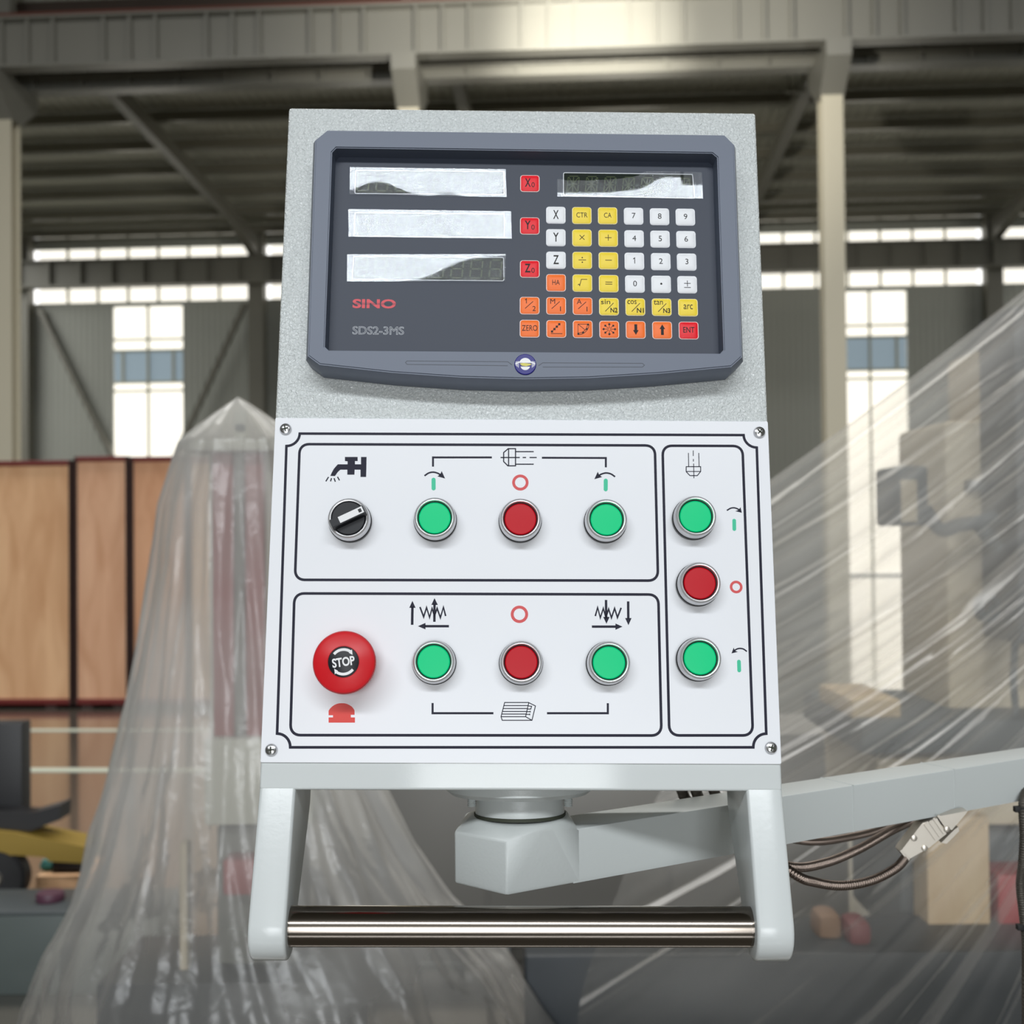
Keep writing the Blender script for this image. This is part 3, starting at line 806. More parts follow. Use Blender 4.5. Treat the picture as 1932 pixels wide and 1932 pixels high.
# right-hand sheet: hangs in folds that fan out from the machine's top right
lines = [((2090, 420), (1700, 740), (1380, 955), 2.50, 2.75), ((2100, 640), (1770, 960), (1330, 1190), 2.42, 2.7), ((2110, 830), (1780, 1170), (1290, 1400), 2.36, 2.66),
         ((2110, 1010), (1800, 1330), (1180, 1640), 2.30, 2.6), ((2110, 1180), (1860, 1520), (1110, 2010), 2.26, 2.5), ((2110, 1330), (1940, 1700), (1560, 2180), 2.24, 2.4), ((2120, 1460), (2040, 1850), (1960, 2240), 2.22, 2.3)]
def crv(cols, t):
    m = len(cols) - 1
    P = [cols[0]] + list(cols) + [cols[-1]]
    k = min(int(t * m), m - 1); u = t * m - k
    a, b, c, d = P[k:k + 4]
    return tuple(0.5 * ((2 * b_) + (c_ - a_) * u + (2 * a_ - 5 * b_ + 4 * c_ - d_) * u * u + (3 * b_ - a_ - 3 * c_ + d_) * u ** 3) for a_, b_, c_, d_ in zip(a, b, c, d))
flat = [(l[0][0], l[0][1], l[1][0], l[1][1], l[2][0], l[2][1], l[3], l[4]) for l in lines]
grid = []
NT, NS = 330, 150
for i in range(NT + 1):
    t_ = i / NT
    ax, ay, bx, by, ex, ey, ya, ye = crv(flat, t_)
    row = []
    for j in range(NS + 1):
        s = j / NS
        px = (1 - s) ** 2 * ax + 2 * s * (1 - s) * bx + s * s * ex
        py = (1 - s) ** 2 * ay + 2 * s * (1 - s) * by + s * s * ey
        q = Vector((t_ * 15, s * 0.7, 0.3))
        fo = (ridge(noise.noise(q)) ** 4 - 0.4) * 0.027 + (ridge(noise.noise(q * 2.3 + Vector((3, 7, 1)))) ** 6 - 0.3) * 0.012
        q2 = Vector((t_ * 22, s * 11, 4.0))
        cr_ = (ridge(noise.noise(q2)) ** 2 - 0.6) * 0.0015
        Y = ya + (ye - ya) * s - (fo * (0.35 + 0.65 * min(1, 4 * s)) + cr_)
        p = W(px, py, Y)
        row.append((p.x, p.y, max(0.004, p.z)))
    grid.append(row)
o = film_mesh('plastic_cover', grid, FILM2)
tag(o, 'clear plastic sheet hanging in fanned folds over the cream machine', 'cover')

# ================================================================== SUPPORT ARM
z0 = W(956, 1690, 0.84).z
zt = z0 + 0.0385
n0 = W(956, 1690, 0.84); l0 = WZ(858, 1667, z0); e0 = WZ(1932, 1510, z0)
dr = Vector((e0.x - n0.x, e0.y - n0.y, 0)).normalized(); pe = Vector((-dr.y, dr.x, 0))
arm = thing('support_arm', 'pale grey enamel support arm running from under the console to the right', 'arm', Matrix.Translation((n0.x + 0.01, n0.y + 0.045, z0)))
bs = n0 + dr * 0.07
far = e0 + dr * 0.35
zc = W(981, 1548, 0.853).z - 0.0030
cyl = Vector((W(981, 1548, 0.885).x, 0.886, 0))
bm = BM()                                                      # cast head: block drawn up to the round seat of the pivot
for p in (n0, n0 + dr * 0.06, n0 + dr * 0.06 + pe * 0.037, n0 + dr * 0.045 + pe * 0.088, l0 + Vector((0.006, 0.055, 0)), l0):
    bm.verts.new((p.x, p.y, z0)); bm.verts.new((p.x, p.y, zt - 0.0015))
for k_ in range(40):
    bm.verts.new((cyl.x + 0.0352 * math.cos(k_ * PI / 20), cyl.y + 0.0352 * math.sin(k_ * PI / 20), zc))
    bm.verts.new((cyl.x + 0.0375 * math.cos(k_ * PI / 20), cyl.y + 0.0375 * math.sin(k_ * PI / 20), zc - 0.0035))
r_ = bmesh.ops.convex_hull(bm, input=bm.verts)
bmesh.ops.delete(bm, geom=[v_ for v_ in bm.verts if not v_.link_faces], context='VERTS')
bmesh.ops.dissolve_limit(bm, angle_limit=0.01, verts=bm.verts, edges=bm.edges)
ed_ = [e_ for e_ in bm.edges if len(e_.link_faces) == 2 and e_.calc_face_angle() > 0.6 and not all((v_.co - n0).dot(dr) > 0.058 for v_ in e_.verts)]
bmesh.ops.bevel(bm, geom=ed_, offset=0.0016, segments=2, affect='EDGES', profile=0.5)
obj('head_block', toloc(arm, bm), M['armtop'], arm, sharp=40)
bs = n0 + dr * 0.055
prism_pts = [(p.x, p.y) for p in (bs, far, far + pe * 0.037, bs + pe * 0.037)]
obj('beam', toloc(arm, prism(BM(), prism_pts, z0, zt, 0.0015, 2)), M['armtop'], arm)
for px in (1590 + 40, 1830):                                   # fine weld seams across the beam
    q = WZ(px, 1575 - (px - 1630) * 0.17, z0)
    k = (Vector((q.x, q.y, 0)) - Vector((n0.x, n0.y, 0))).dot(dr)
    s_ = n0 + dr * k
    bm = prism(BM(), [(p.x, p.y) for p in (s_ - pe * 0.0003, s_ + dr * 0.0012 - pe * 0.0003, s_ + dr * 0.0012 + pe * 0.0373, s_ + pe * 0.0373)], z0 - 0.0003, zt + 0.0003)
    obj('weld_seam', toloc(arm, bm), M['armtop'], arm, sharp=0)
ztilt = Matrix.Rotation(R(-4.5), 4, 'X')
cm = Matrix.Translation((cyl.x, cyl.y, zc)) @ ztilt
obj('seam_ring', toloc(arm, lathe(BM(), [(0.0334, -0.001), (0.0334, 0.0012)], 48, (0, 0, 0), cm)), M['crack'], arm)
obj('pivot_post', toloc(arm, lathe(BM(), [(0.0325, 0.0), (0.0325, 0.0165)], 56, (0, 0, 0), cm)), M['armtop'], arm)
obj('flange', toloc(arm, lathe(BM(), [(0.050, 0.0155), (0.0535, 0.0185), (0.0535, 0.030), (0.0, 0.030)], 64, (0, 0, 0), cm)), M['armtop'], arm)
for px in (890, 1072):
    q = W(px, 1512, 0.872)
    bm = tube(BM(), [(q.x, q.y, q.z - 0.0035 + k * 0.00035) for k in range(34)], lambda i: 0.0029 + 0.00035 * math.sin(i * 2 * PI / 4), 14)
    obj('stud', toloc(arm, bm), M['armtop'], arm)

# cables along the arm
def conduit(name, pts, Ys, label, rad=0.0042, ribs=4.2, m='conduit'):
    P = smooth_path([W(x, y, Ys[0] + (Ys[1] - Ys[0]) * k / (len(pts) - 1)) for k, (x, y) in enumerate(pts)], 60)
    ln = sum((b - a).length for a, b in zip(P, P[1:]))
    n = int(ln / (rad * 0.1))
    P = smooth_path(P, n)
    bm = tube(BM(), P, lambda i: rad * (0.82 + 0.18 * math.sin(i * 2 * PI / 6.0)), 12)
    o = obj(name, bm, M[m], None, None, 180)
    return tag(o, label, 'cable')
conduit('metal_conduit', [(1400, 1555), (1480, 1580), (1540, 1588), (1600, 1580), (1660, 1564), (1720, 1530)], (1.02, 1.19), 'ribbed metal conduit nearest the arm, mostly hidden behind it', 0.0036)
conduit('metal_conduit', [(1420, 1610), (1497, 1636), (1560, 1627), (1620, 1602), (1680, 1568), (1735, 1540), (1790, 1500)], (0.98, 1.16), 'middle ribbed metal conduit curving up under the arm')
c3 = conduit('metal_conduit', [(1420, 1590), (1500, 1650), (1540, 1665), (1590, 1671), (1645, 1661), (1690, 1638), (1712, 1614)], (0.97, 1.06), 'lowest ribbed metal conduit ending in the nickel plug')
Yd = 1.06
def slab(bm, pts, Ya, Yb2):
    lo = [bm.verts.new(W(x, y, Ya)) for x, y in pts]; hi = [bm.verts.new(W(x, y, Ya) + Vector((0, Yb2 - Ya, 0))) for x, y in pts]
    bm.faces.new(lo); bm.faces.new(hi[::-1])
    for i in range(len(pts)): bm.faces.new((lo[i], lo[(i + 1) % len(pts)], hi[(i + 1) % len(pts)], hi[i]))
    return bm
p0 = W(1750, 1580, Yd)
plug = thing('cable_plug', 'nickel two-part plug at the end of the lowest conduit below the arm', 'plug', Matrix.Translation(p0))
obj('hood', toloc(plug, slab(BM(), ((1740, 1553), (1701, 1604), (1717, 1620), (1754, 1599), (1786, 1573), (1768, 1544)), Yd - 0.008, Yd + 0.008)), M['nickel'], plug, sharp=20)
for k in range(4):
    x = 1744 + k * 8; y = 1556 - k * 5.5
    obj('rib', toloc(plug, slab(BM(), ((x, y), (x + 3.2, y - 2.2), (x + 24, y + 27), (x + 20.5, y + 29.5)), Yd - 0.0095, Yd - 0.0078)), M['nickel'], plug, sharp=0)
obj('mating_half', toloc(plug, slab(BM(), ((1772, 1540), (1826, 1530), (1822, 1536), (1796, 1566), (1784, 1562)), Yd - 0.006, Yd + 0.008)), M['nickel'], plug, sharp=20)
obj('ear', toloc(plug, slab(BM(), ((1776, 1590), (1800, 1566), (1808, 1560), (1810, 1568), (1786, 1592)), Yd - 0.004, Yd + 0.004)), M['nickel'], plug, sharp=20)
obj('cable_boot', toloc(plug, slab(BM(), ((1698, 1606), (1704, 1599), (1720, 1616), (1714, 1625)), Yd - 0.007, Yd + 0.007)), M['nickel'], plug, sharp=20)
for x, y in ((1724, 1581), (1744, 1600), (1786, 1564)):
    q = W(x, y, Yd - 0.008)
    obj('screw', toloc(plug, lathe(BM(), [(0.0027, 0.0), (0.0027, 0.0012), (0.0018, 0.0018), (0, 0.0018)], 16, (0, 0, 0), Matrix.Translation(q) @ Matrix.Rotation(R(90), 4, 'X'))), M['nickel'], plug)
Yr = 1.10
P = smooth_path([W(x, y, Yr + 0.03 * (y < 1515)) for x, y in ((1938, 1478), (1930, 1520), (1932, 1575), (1929, 1630), (1925, 1670), (1930, 1720), (1936, 1780), (1936, 1870), (1937, 1980), (1940, 2250))], 60)
P = smooth_path(P, 420)
o = obj('braided_cable', tube(BM(), P, lambda i: 0.0042 * (0.92 + 0.08 * math.sin(i * 1.6)), 12), M['braid'])
tag(o, 'braided cable hanging from the arm at the right edge of the picture', 'cable')
for x, y in ((1930, 1527), (1935, 1749)):
    q = W(x, y, Yr)
    k = obj('cable_tie', lathe(BM(), [(0.0046, -0.0025), (0.0054, -0.0025), (0.0054, 0.0025), (0.0046, 0.0025)], 20, (0, 0, 0), Matrix.Translation(q)), M['rubber'], o)
    box_bm = box(BM(), (q.x - 0.0085, q.y - 0.004, q.z - 0.002), (q.x - 0.003, q.y + 0.002, q.z + 0.003), 0.0006)
    obj('tie_head', box_bm, M['rubber'], k)
for k, (x, ya) in enumerate(((1290, 1493), (1317, 1495), (1350, 1492))):
    b0 = W(x, ya + 8, 1.03)
    P = smooth_path([b0 + Vector((0.004, 0.0, -0.006)), b0, b0 + Vector((-0.012, -0.03, 0.03)), b0 + Vector((-0.03, -0.06, 0.07))], 60)
    o = obj('braided_cable', tube(BM(), P, lambda i: 0.0050 * (0.9 + 0.1 * math.sin(i * 1.6)), 12), M['braid'])
    tag(o, 'short dark braided cable dropping behind the console onto the arm, ' + ('the leftmost of three', 'the middle of three', 'the rightmost of three')[k], 'cable', 'braided cables behind the console')

# ================================================================== THE CONSOLE
con = thing('control_console', 'pale grey enamelled control console with push buttons, white plate and handle bar', 'console', PAN)
vb = L(985, 1491.5)[1]
HW, VT, VP = 0.1775, 0.4861, 0.2421
obj('casing', box(BM(), (-HW, vb, -0.105), (HW, VT, -0.0003), 0.0020, 3), M['enamel'], con)
bc_h = -0.002
bc_v = L(985, 1748, bc_h)[1]
def leg(bm, u0, u1):
    rr_ = 0.0215
    prof = [(vb + 0.014, -0.0045), (vb + 0.0018, -0.0008), (vb - 0.0040, 0.0003)]
    for a in range(8, -181, -12): prof.append((bc_v + rr_ * math.sin(R(a)), bc_h + rr_ * math.cos(R(a))))
    prof += [(vb - 0.03, -0.062), (vb - 0.012, -0.072), (vb + 0.004, -0.074)]
    a = [bm.verts.new((u0, p[0], p[1])) for p in prof]; b = [bm.verts.new((u1, p[0], p[1])) for p in prof]
    fa, fb = bm.faces.new(a), bm.faces.new(b[::-1])
    for i in range(len(prof)): bm.faces.new((a[i], a[(i + 1) % len(prof)], b[(i + 1) % len(prof)], b[i]))
    bmesh.ops.recalc_face_normals(bm, faces=bm.faces)
    bmesh.ops.bevel(bm, geom=list(fa.edges) + list(fb.edges), offset=0.0022, segments=2, affect='EDGES', profile=0.5)
    return bm
for s in (-1, 1):
    u = sorted((s * HW, s * (HW - 0.0245)))
    obj('handle_leg', leg(BM(), u[0], u[1]), M['smooth'], con, sharp=50)
obj('handle_bar', lathe(BM(), [(0.0132, -HW + 0.020), (0.0132, HW - 0.020)], 64, (0, 0, 0), Matrix.Translation((0, bc_v, bc_h)) @ Matrix.Rotation(R(90), 4, 'Y')), M['steel'], con, label='polished steel handle bar')

# faceplate with its print
plate = obj('faceplate', prism(BM(), rr(0, VP / 2, 2 * HW - 0.0006, VP, 0.001, 2), 0.0, 0.0011, 0.0002, 1), M['plate'], con, label='white printed faceplate')
ZP = 0.0011
def ink(name, bm, m='ink'): return obj(name, bm, M[m], plate, sharp=0)
def Z(px, h=ZP): return LL(px, h)
PM = pxm(980, 1100, ZP)
def K(ox, oy, s):
    return lambda pts: Z([(ox + x / s, oy + y / s) for x, y in pts])
z0i, z1i = ZP - 0.00002, ZP + 0.00012
def border(q, r=0.0068): return stroke(BM(), rquad(Z(q), r, 7), 5 * PM, z0i, z1i, True)
ink('border_line', border([(565.5, 838), (1235.5, 840.5), (1241.5, 1095.5), (556.5, 1094)]))
ink('border_line', border([(555.5, 1119.6), (1242, 1121.7), (1248, 1387.7), (547.8, 1387)]))
ink('border_line', border([(1250, 841), (1400.8, 841.5), (1420.5, 1387.5), (1262.8, 1387.5)]))
sc = [L(x, y, ZP) for x, y in ((539, 810), (1432.5, 816), (1454.5, 1411), (512, 1415))]
q = Z([(541.2, 818), (1427, 821), (1446.5, 1410), (522, 1410)])
oc = []
for i in range(4):                                              # frame line with scooped corners
    p = Vector(q[i]); a = Vector(q[i - 1]); b = Vector(q[(i + 1) % 4])
    da, db = (a - p).normalized(), (b - p).normalized()
    rn = 0.0092
    for k in range(9):
        t_ = k / 8 * PI / 2
        oc.append(tuple(p + da * rn * math.cos(t_) + db * rn * math.sin(t_)))
ink('frame_line', stroke(BM(), oc, 5 * PM, z0i, z1i, True))
k = K(560, 840, 7.43)
bm = prism(BM(), k([(675, 165), (853, 165), (853, 222), (815, 222), (815, 268), (900, 268), (900, 165), (978, 165), (972, 445), (893, 445), (893, 343), (810, 343), (808, 413), (708, 413), (708, 343), (610, 343), (575, 375), (535, 432), (470, 430), (490, 385), (520, 330), (575, 268), (712, 268), (712, 225), (675, 222)]), z0i, z1i)
for s in (((445, 445), (407, 507)), ((487, 462), (473, 507)), ((522, 462), (540, 512)), ((570, 443), (598, 493))): stroke(bm, k(s), 2.3 * PM, z0i, z1i)
ink('tap_symbol', bm)
k = K(760, 830, 4.6)
ink('bracket_line', stroke(BM(), k([(773, 152), (262, 152), (262, 232)]), 3.8 * PM, z0i, z1i))
ink('bracket_line', stroke(BM(), k([(1207, 155), (1762, 157), (1762, 238)]), 3.8 * PM, z0i, z1i))
bm = stroke(BM(), k([(978, 76), (915, 76), (875, 110), (875, 188), (912, 225), (978, 225)]), 2.2 * PM, z0i, z1i, True)
for s in (((918, 76), (918, 225)), ((848, 153), (1015, 153)), ((1040, 153), (1070, 153)), ((1100, 153), (1162, 153)), ((978, 102), (1136, 102)), ((978, 211), (1136, 211))): stroke(bm, k(s), 2.2 * PM, z0i, z1i)
ink('spindle_symbol', bm)
def rot_arrow(name, kk, shaft, head, wd):
    sh = kk(shaft)
    bm = stroke(BM(), [tuple(p)[:2] for p in smooth_path([(a, b, 0) for a, b in sh], 12)], wd * PM, z0i, z1i)
    prism(bm, kk(head), z0i, z1i)
    ink(name, bm)
rot_arrow('rotation_arrow', k, [(188, 312), (225, 287), (264, 280), (300, 288), (330, 305)], [(337, 270), (367, 335), (300, 316), (325, 300)], 3.1)
rot_arrow('rotation_arrow', k, [(1842, 320), (1805, 295), (1765, 287), (1728, 295), (1700, 310)], [(1692, 276), (1662, 341), (1730, 322), (1705, 306)], 3.1)
def pill(kk, a, b, wd):
    (ax, ay), (bx, by) = kk([a, b]); r = wd * PM / 2
    ink('green_bar', prism(BM(), arc(ax, ay - r, r, 0, 180, 8) + arc(bx, by + r, r, 180, 360, 8), z0i, z1i), 'inkgreen')
pill(k, (267, 328), (267, 438), 7.8); pill(k, (1761, 336), (1761, 446), 7.8)
def ring(kk, c, ro, ri):
    x, y = kk([c])[0]
    bm = stroke(BM(), arc(x, y, (ro + ri) / 2 * PM, 0, 354, 59), (ro - ri) * PM, z0i, z1i, True)
    ink('red_ring', bm, 'inkred')
ring(k, (1020, 370), 15.7, 10.3)
k = K(980, 740, 3.864)
bm = stroke(BM(), k([(1216, 543), (1321, 543), (1321, 578), (1297, 608), (1243, 608), (1216, 580)]), 1.7 * PM, z0i, z1i, True)
for s in (((1232, 443), (1234, 543)), ((1307, 443), (1310, 543)), ((1267, 425), (1267, 465)), ((1268, 487), (1268, 505)), ((1270, 520), (1272, 627)), ((1216, 578), (1321, 578))): stroke(bm, k(s), 1.5 * PM, z0i, z1i)
ink('vertical_spindle_symbol', bm)
rot_arrow('rotation_arrow', k, [(1512, 862), (1540, 846), (1568, 843), (1595, 853), (1605, 862)], [(1612, 838), (1621, 879), (1574, 867), (1598, 858)], 2.6)
pill(k, (1565, 923), (1567, 1011), 7); ring(k, (1580, 1420), 12, 7.2)
rot_arrow('rotation_arrow', k, [(1658, 1890), (1632, 1872), (1602, 1868), (1578, 1876), (1566, 1886)], [(1562, 1862), (1546, 1904), (1592, 1893), (1570, 1884)], 2.6)
k6 = K(980, 1080, 3.715)
pill(k6, (1538, 612), (1541, 700), 7)
def arrow(bm, kk, a, b, head, wd):
    stroke(bm, kk([a, b]), wd * PM, z0i, z1i); prism(bm, kk(head), z0i, z1i)
k = K(480, 1080, 3.864)
bm = BM(); arrow(bm, k, (1150, 382), (1152, 250), [(1152, 207), (1175, 258), (1129, 258)], 4.8); ink('up_arrow', bm)
bm = BM(); arrow(bm, k, (1312, 360), (1313, 230), [(1313, 187), (1337, 237), (1290, 237)], 4.6)
stroke(bm, k([(1207, 252), (1234, 324), (1255, 256), (1277, 328), (1295, 262), (1312, 318), (1332, 262), (1356, 330), (1378, 254), (1394, 318)]), 3.1 * PM, z0i, z1i); ink('feed_symbol', bm)
bm = BM(); arrow(bm, k, (1418, 392), (1240, 392), [(1192, 392), (1247, 368), (1247, 415)], 4.5); ink('left_arrow', bm)
bm = BM(); arrow(bm, k6, (607, 193), (608, 320), [(610, 360), (587, 312), (632, 312)], 4.6)
stroke(bm, k6([(532, 306), (548, 246), (567, 318), (588, 252), (606, 318), (625, 256), (645, 318), (667, 252), (687, 316), (713, 248)]), 3.1 * PM, z0i, z1i); ink('feed_symbol', bm)
bm = BM(); arrow(bm, k6, (762, 203), (763, 326), [(764, 370), (741, 320), (786, 320)], 4.6); ink('down_arrow', bm)
bm = BM(); arrow(bm, k6, (508, 380), (678, 380), [(722, 380), (673, 358), (673, 402)], 4.5); ink('right_arrow', bm)
ring(K(0, 0, 1), (980, 1159), 16.3, 10.8)
k = K(570, 1120, 3.067)
ink('bracket_line', stroke(BM(), k([(755, 633), (755, 692), (1107, 692)]), 3.9 * PM, z0i, z1i))
ink('bracket_line', stroke(BM(), k([(1417, 692), (1769, 692), (1769, 634)]), 3.9 * PM, z0i, z1i))
bm = stroke(BM(), k([(1172, 630), (1310, 630), (1350, 650), (1330, 733), (1158, 733), (1151, 712)]), 1.6 * PM, z0i, z1i, True)
for s in (((1151, 712), (1293, 712), (1330, 733)), ((1168, 648), (1308, 648)), ((1165, 665), (1303, 665)), ((1160, 682), (1300, 682)), ((1156, 697), (1296, 697)), ((1312, 630), (1293, 712)), ((1310, 650), (1328, 652), (1323, 668), (1304, 668)), ((1302, 683), (1320, 683)), ((1298, 699), (1317, 699)), ((1320, 678), (1320, 688)), ((1317, 694), (1317, 704))):
    stroke(bm, k(s), 1.6 * PM, z0i, z1i)
ink('table_symbol', bm)
k = K(480, 1080, 3.864)
ink('stop_symbol', prism(BM(), k([(541, 1095), (541, 1057), (573, 1057), (573, 1041), (541, 1041), (541, 1008), (552, 992), (566, 978), (583, 966), (602, 958), (620, 954), (637, 953), (655, 954), (673, 958), (691, 966), (708, 977), (721, 991), (730, 1006), (730, 1038), (703, 1038), (703, 1057), (733, 1057), (733, 1095)]), z0i, z1i), 'stopred')

# corner screws
for i, (x, y) in enumerate(sc):
    b = obj('screw', lathe(BM(), [(0.0042, 0.0), (0.0042, 0.0010), (0.0036, 0.0022), (0.0020, 0.0029), (0, 0.0030)], 28), M['screw'], plate, Matrix.Translation((x, y, ZP)) @ Matrix.Rotation(R((12, 50, 75, 5)[i]), 4, 'Z'))
    bm = box(BM(), (-0.0023, -0.0005, 0.0026), (0.0023, 0.0005, 0.00312)); box(bm, (-0.0005, -0.0023, 0.0026), (0.0005, 0.0023, 0.00312))
    # the cross recess, its shade and oil painted as one dark colour
    cross = obj('cross_recess', bm, M['crack'], None, sharp=0)
    me = b.data; me.materials.append(M['crack'])
    t2 = bmesh.new(); t2.from_mesh(me); n_ = len(t2.faces); t2.from_mesh(cross.data); t2.faces.ensure_lookup_table()
    for f_ in t2.faces[n_:]: f_.material_index = 1; f_.smooth = False
    t2.to_mesh(me); t2.free(); bpy.data.objects.remove(cross)

# push buttons
HB = 0.0142
RB = 0.01475
me_base = mesh('button_base', lathe(BM(), [(RB * 1.02, 0.0), (RB * 1.03, 0.0046), (RB * 0.95, 0.0052)], 56), M['dark'])
me_bezel = mesh('button_bezel', lathe(BM(), [(RB * 0.97, 0.0050), (RB * 1.0, 0.0056), (RB * 1.0, 0.0100), (RB * 0.985, 0.0118), (RB * 0.95, 0.0132), (RB * 0.88, 0.0141), (RB * 0.835, 0.0139), (RB * 0.812, 0.0130), (RB * 0.805, 0.0060)], 64, cap0=False, cap1=False), M['chrome'], 25)
me_collar = mesh('button_collar', lathe(BM(), [(RB * 0.805, 0.006), (RB * 0.803, 0.0112), (RB * 0.78, 0.0112), (RB * 0.77, 0.006)], 56, cap0=False, cap1=False), M['dark'])
def capmesh(m): return mesh('button_cap', lathe(BM(), [(RB * 0.765, 0.005), (RB * 0.765, 0.0106), (RB * 0.75, 0.0116), (RB * 0.72, 0.0119), (RB * 0.705, 0.0117), (RB * 0.55, 0.0118), (RB * 0.25, 0.0119), (0, 0.0119)], 56, cap0=False), m, 40)
me_cap = {'green': capmesh(M['green']), 'red': capmesh(M['red'])}
BT = [(820, 976.5, 'green', 'green cap, top row below the clockwise arrow'), (982, 978.5, 'red', 'red cap, top row below the red ring'), (1144.5, 979.5, 'green', 'green cap, top row below the counter-clockwise arrow'),
      (1313, 973.5, 'green', 'green cap, uppermost of the right column'), (1321, 1099.5, 'red', 'red cap, middle of the right column'), (1321.5, 1242, 'green', 'green cap, lowest of the right column'),
      (818, 1248, 'green', 'green cap, bottom row below the left arrow'), (983.5, 1249, 'red', 'red cap, bottom row below the red ring'), (1149.5, 1250, 'green', 'green cap, bottom row below the right arrow')]
for x, y, c, lab in BT:
    u, v = L(x, y, HB)
    e = bpy.data.objects.new('push_button', None); e.empty_display_size = 0.01
    link(e, con, Matrix.Translation((u, v, ZP - 0.0001)))
    e['label'] = 'round chrome push button with ' + lab
    for nm, me in (('base', me_base), ('bezel', me_bezel), ('collar', me_collar), ('cap', me_cap[c])):
        link(bpy.data.objects.new(nm, me), e)
# selector switch
u, v = L(657.5, 978, HB)
e = bpy.data.objects.new('selector_switch', None); link(e, con, Matrix.Translation((u, v, ZP - 0.0001)))
e['label'] = 'black rotary selector switch with a white pointer'
link(bpy.data.objects.new('base', me_base), e); link(bpy.data.objects.new('bezel', me_bezel), e)
obj('dial', lathe(BM(), [(RB * 0.80, 0.006), (RB * 0.80, 0.0136), (RB * 0.76, 0.0142), (0, 0.0142)], 56, cap0=False), M['knob'], e)
ang = Matrix.Rotation(R(26), 4, 'Z')
bm = BM()
hw_, hl = RB * 0.20, RB * 0.86
gp = [(-hl, -hw_ * 1.0), (hl, -hw_ * 1.0), (hl, hw_), (-hl, hw_)]
lo = [bm.verts.new((x, y * 1.35, 0.0138)) for x, y in gp]; hi = [bm.verts.new((x * 0.985, y, 0.0205)) for x, y in gp]
bm.faces.new(hi); bm.faces.new(lo[::-1])
for i in range(4): bm.faces.new((lo[i], lo[(i + 1) % 4], hi[(i + 1) % 4], hi[i]))
bmesh.ops.bevel(bm, geom=list(bm.edges), offset=0.0004, segments=2, affect='EDGES')
for q_ in bm.verts: q_.co = ang @ q_.co
obj('grip', bm, M['knob'], e)
bm = box(BM(), (-RB * 0.42, -RB * 0.155, 0.0205), (RB * 0.80, RB * 0.155, 0.0207), mtx=ang)
obj('pointer', bm, M['white'], e, sharp=0, label='white pointer stripe')
bm = box(BM(), (RB * 0.57, -RB * 0.085, 0.0206), (RB * 0.72, RB * 0.085, 0.0209), mtx=ang)
obj('pointer_mark', bm, M['knob'], e, sharp=0)
# emergency stop
HS = 0.030
u, v = L(648.5, 1249, HS)
e = bpy.data.objects.new('emergency_stop', None); link(e, con, Matrix.Translation((u, v, ZP - 0.0001)))
e['label'] = 'large red mushroom stop button'
RS = 60 * pxm(648, 1249, HS)
obj('stem', lathe(BM(), [(RS * 0.66, 0), (RS * 0.66, 0.012), (RS * 0.6, 0.019)], 40), M['stop'], e)
bm = BM()
prof = [(RS * 0.6, 0.018), (RS * 0.965, 0.0195), (RS * 1.0, 0.021), (RS * 1.0, 0.0262), (RS * 0.955, 0.0275), (RS * 0.85, 0.0285), (RS * 0.55, 0.0300), (RS * 0.50, 0.0303), (RS * 0.49, 0.0299), (0, 0.0299)]
lathe(bm, prof, 240, cap0=False)
for q_ in bm.verts:                                             # knurled rim
    r_ = math.hypot(q_.co.x, q_.co.y)
    if r_ > RS * 0.96:
        a_ = math.atan2(q_.co.y, q_.co.x); i_ = round(a_ / (2 * PI) * 240)
        if i_ % 2: q_.co.x *= 0.985; q_.co.y *= 0.985
obj('mushroom_cap', bm, M['stop'], e, sharp=30)
obj('label_disc', lathe(BM(), [(RS * 0.485, 0.0298), (RS * 0.485, 0.0303), (RS * 0.47, 0.0305), (0, 0.0305)], 48), M['knob'], e)
me = text_mesh('STOP', 0, 0, RS * 0.71, RS * 0.29, 0.0305, rot=R(9), bold=0.03)
me.materials.clear(); me.materials.append(M['white']); link(bpy.data.objects.new('stop_lettering', me), e)
bm = BM()
for s in (0, 180):
    stroke(bm, arc(0, 0, RS * 0.385, 142 + s, 58 + s, 14), RS * 0.085, 0.0304, 0.0307)
    r1 = lambda r_, a_: (r_ * RS * math.cos(R(a_ + s)), r_ * RS * math.sin(R(a_ + s)))
    prism(bm, [r1(0.47, 57), r1(0.355, 38), r1(0.325, 60)], 0.0304, 0.0307)
obj('turn_arrows', bm, M['white'], e, sharp=0)

# ================================================================== THE DIGITAL READOUT
dro = thing('digital_readout', 'slate grey digital readout unit with coloured keypad on the console top', 'readout', PAN)
HM, HFR, HPN = 0.020, 0.027, 0.0145
mid = LL([(618, 249.5), (1366, 258.5), (1387.5, 280), (1402, 682), (1379, 703), (1240, 716), (1110, 724), (990, 726), (870, 723), (740, 714), (603, 699), (577.5, 680), (591.5, 271)], HM)
fr = inset(mid, 0.0024)
inn = LL([(634.5, 278.5), (1343.8, 288.7), (1353.3, 296.5), (1365.5, 660), (1358.8, 667), (620, 661), (612.5, 654), (626.4, 286.7)], HFR)
bm = BM()
def ringv(pts, z): return [bm.verts.new((p[0], p[1], z)) for p in pts]
R0, R1, R2 = ringv(inset(mid, 0.0010), 0.0), ringv(mid, HM), ringv(fr, HFR)
for a, b in ((R0, R1), (R1, R2)):
    for i in range(len(a)): bm.faces.new((a[i], a[(i + 1) % len(a)], b[(i + 1) % len(a)], b[i]))
I0, I1 = ringv(inn, HFR), ringv(inset(inn, 0.0012), HPN - 0.001)
for i in range(len(inn)): bm.faces.new((I0[i], I0[(i + 1) % len(inn)], I1[(i + 1) % len(inn)], I1[i]))
